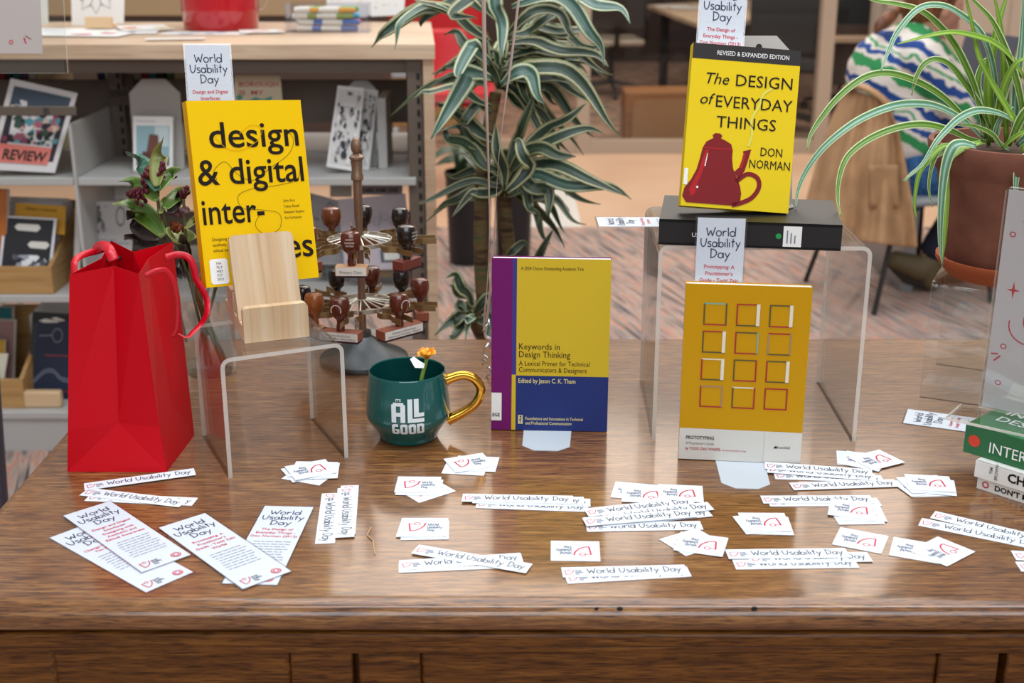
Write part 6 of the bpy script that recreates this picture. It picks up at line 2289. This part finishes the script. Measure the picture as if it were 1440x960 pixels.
# chair with a coat over its back
cb_ = yp(1222, 350, 4.9)
chp = thing('side_chair', 'chair with thin grey metal legs under the seated person', 'chair', (yp(1250, 250, YPn).x + .10, YPn, 0), radians(108))
M_gm = mat('grey_metal_tube', '#8f9498', .35, metal=.6)
MB().box(-.23, .23, -.22, .23, .395, .425, mat('grey_seat', '#8a8c90', .6)).build('seat', chp, bevel=.012)
MB().box(-.18, .18, .24, .26, .52, .79, mat('grey_back', '#6d6a68', .6)).build('backrest', chp, bevel=.012)
for sx in (-1, 1):
    MB().tube([(sx * .20, -.19, .394), (sx * .24, -.23, 0.0)], .010, M_black, 8).build('leg', chp)
    MB().tube([(sx * .20, .20, .394), (sx * .25, .30, 0.0)], .010, M_black, 8).build('leg', chp)
    MB().tube([(sx * .14, .20, .40), (sx * .14, .262, .55), (sx * .14, .262, .78)], .011, M_gm, 8).build('back_upright', chp)
MB().tube([(-.235, -.225, .41), (.235, -.225, .41)], .011, M_gm, 8).build('front_rail', chp)

M_coat = speckle('tan_coat_cloth', [(.35, '#a07c58'), (.65, '#b8916a')], 9, rough=.9)
YC = 4.64
lft = [(1190, 122, .32), (1170, 165, .30), (1150, 222, .26), (1132, 285, .22), (1122, 330, .20)]
rgt = [(1246, 142, .02), (1262, 180, .02), (1272, 220, .0), (1284, 290, -.02), (1291, 349, -.04)]
coat = thing('tan_coat', 'tan cloth coat hanging over the back of the chair', 'coat', yp(1215, 140, YC))
o2 = yp(1215, 140, YC)
A, B = crom([(x, y, d_) for x, y, d_ in lft], 6), crom([(x, y, d_) for x, y, d_ in rgt], 6)
n = 33
vs, fs = [], []
for i, (a, b) in enumerate(zip(A, B)):
    t = i / (len(A) - 1)
    for k in range(n):
        u = k / (n - 1)
        x, y = a.x + (b.x - a.x) * u, a.y + (b.y - a.y) * u
        dep = a.z + (b.z - a.z) * u - .10 * sin(pi * u) * (.6 + .4 * t) + t * (.030 * sin(u * 15 + 1) + .018 * sin(u * 29 + t * 2)) + .008 * sin(u * 40 + t * 9)
        vs.append(yp(x, y, YC + dep) - o2)
m_ = len(A)
for i in range(m_ - 1):
    for k in range(n - 1):
        fs.append((i * n + k, i * n + k + 1, (i + 1) * n + k + 1, (i + 1) * n + k))
MB().add(vs, fs, M_coat).build('front_panel', coat, solid=.006, subd=1, smooth=80)
mb = MB()
vs, fs = [], []
for i in range(9):
    for k in range(7):
        u = k / 6
        y = 232 + 60 * i / 8
        x = 1222 + 40 * u + (y - 232) * .04
        vs.append(yp(x, y, YC - .045 + .02 * u + .03 * (i / 8) * sin(u * 3)) - o2)
for i in range(8):
    for k in range(6):
        fs.append((i * 7 + k, i * 7 + k + 1, (i + 1) * 7 + k + 1, (i + 1) * 7 + k))
MB().add(vs, fs, M_coat).build('pocket', coat, solid=.006, smooth=80)
# collar fold at the top
MB().tube(crom([yp(1189, 124, YC + .30) - o2, yp(1202, 121, YC + .18) - o2, yp(1222, 126, YC + .08) - o2, yp(1240, 138, YC + .03) - o2, yp(1250, 150, YC + .02) - o2], 5), .016, M_coat, 10, .7).build('collar', coat, smooth=60)

# desk in front of the person
dk = gp(1336, 172, .74)
dsk = thing('study_desk', 'dark study desk in front of the seated person, behind the spider plant', 'desk', (dk.x + .62, 5.25, 0))
M_desk = mat('dark_grey_desk', '#4a4a50', .5)
MB().box(-.62, .62, -.35, .40, .712, .74, M_desk).build('desktop', dsk, bevel=.004)
for sx in (-.58, .58):
    MB().box(sx - .025, sx + .025, -.32, .37, 0, .711, M_gm).build('leg_frame', dsk)
lt = thing('dark_laptop', 'open dark grey laptop on the study desk behind the spider plant', 'laptop', (dk.x + .28, 5.33, .7405), radians(-70))
MB().box(-.16, .16, -.11, .11, 0, .014, mat('dark_laptop_shell', '#55555e', .4)).build('keyboard_base', lt, bevel=.003)
MB().prism([(-.16, 0), (.16, 0), (.16, .22), (-.16, .22)], lambda u, v, d: (u, .112 + d + v * .25, .012 + v), 0, .008, bpy.data.materials['dark_laptop_shell']).build('screen_lid', lt, bevel=.002)
ps_ = gp(1390, 172, .742)
ob = MB().box(-.15, .15, -.10, .10, 0, .004, M_wc).build('notepad', bevel=.001)
ob.location = (ps_.x + .05, 5.08, .7405)
tag(ob, 'white notepad on the study desk under the person\u2019s hands', 'notepad')
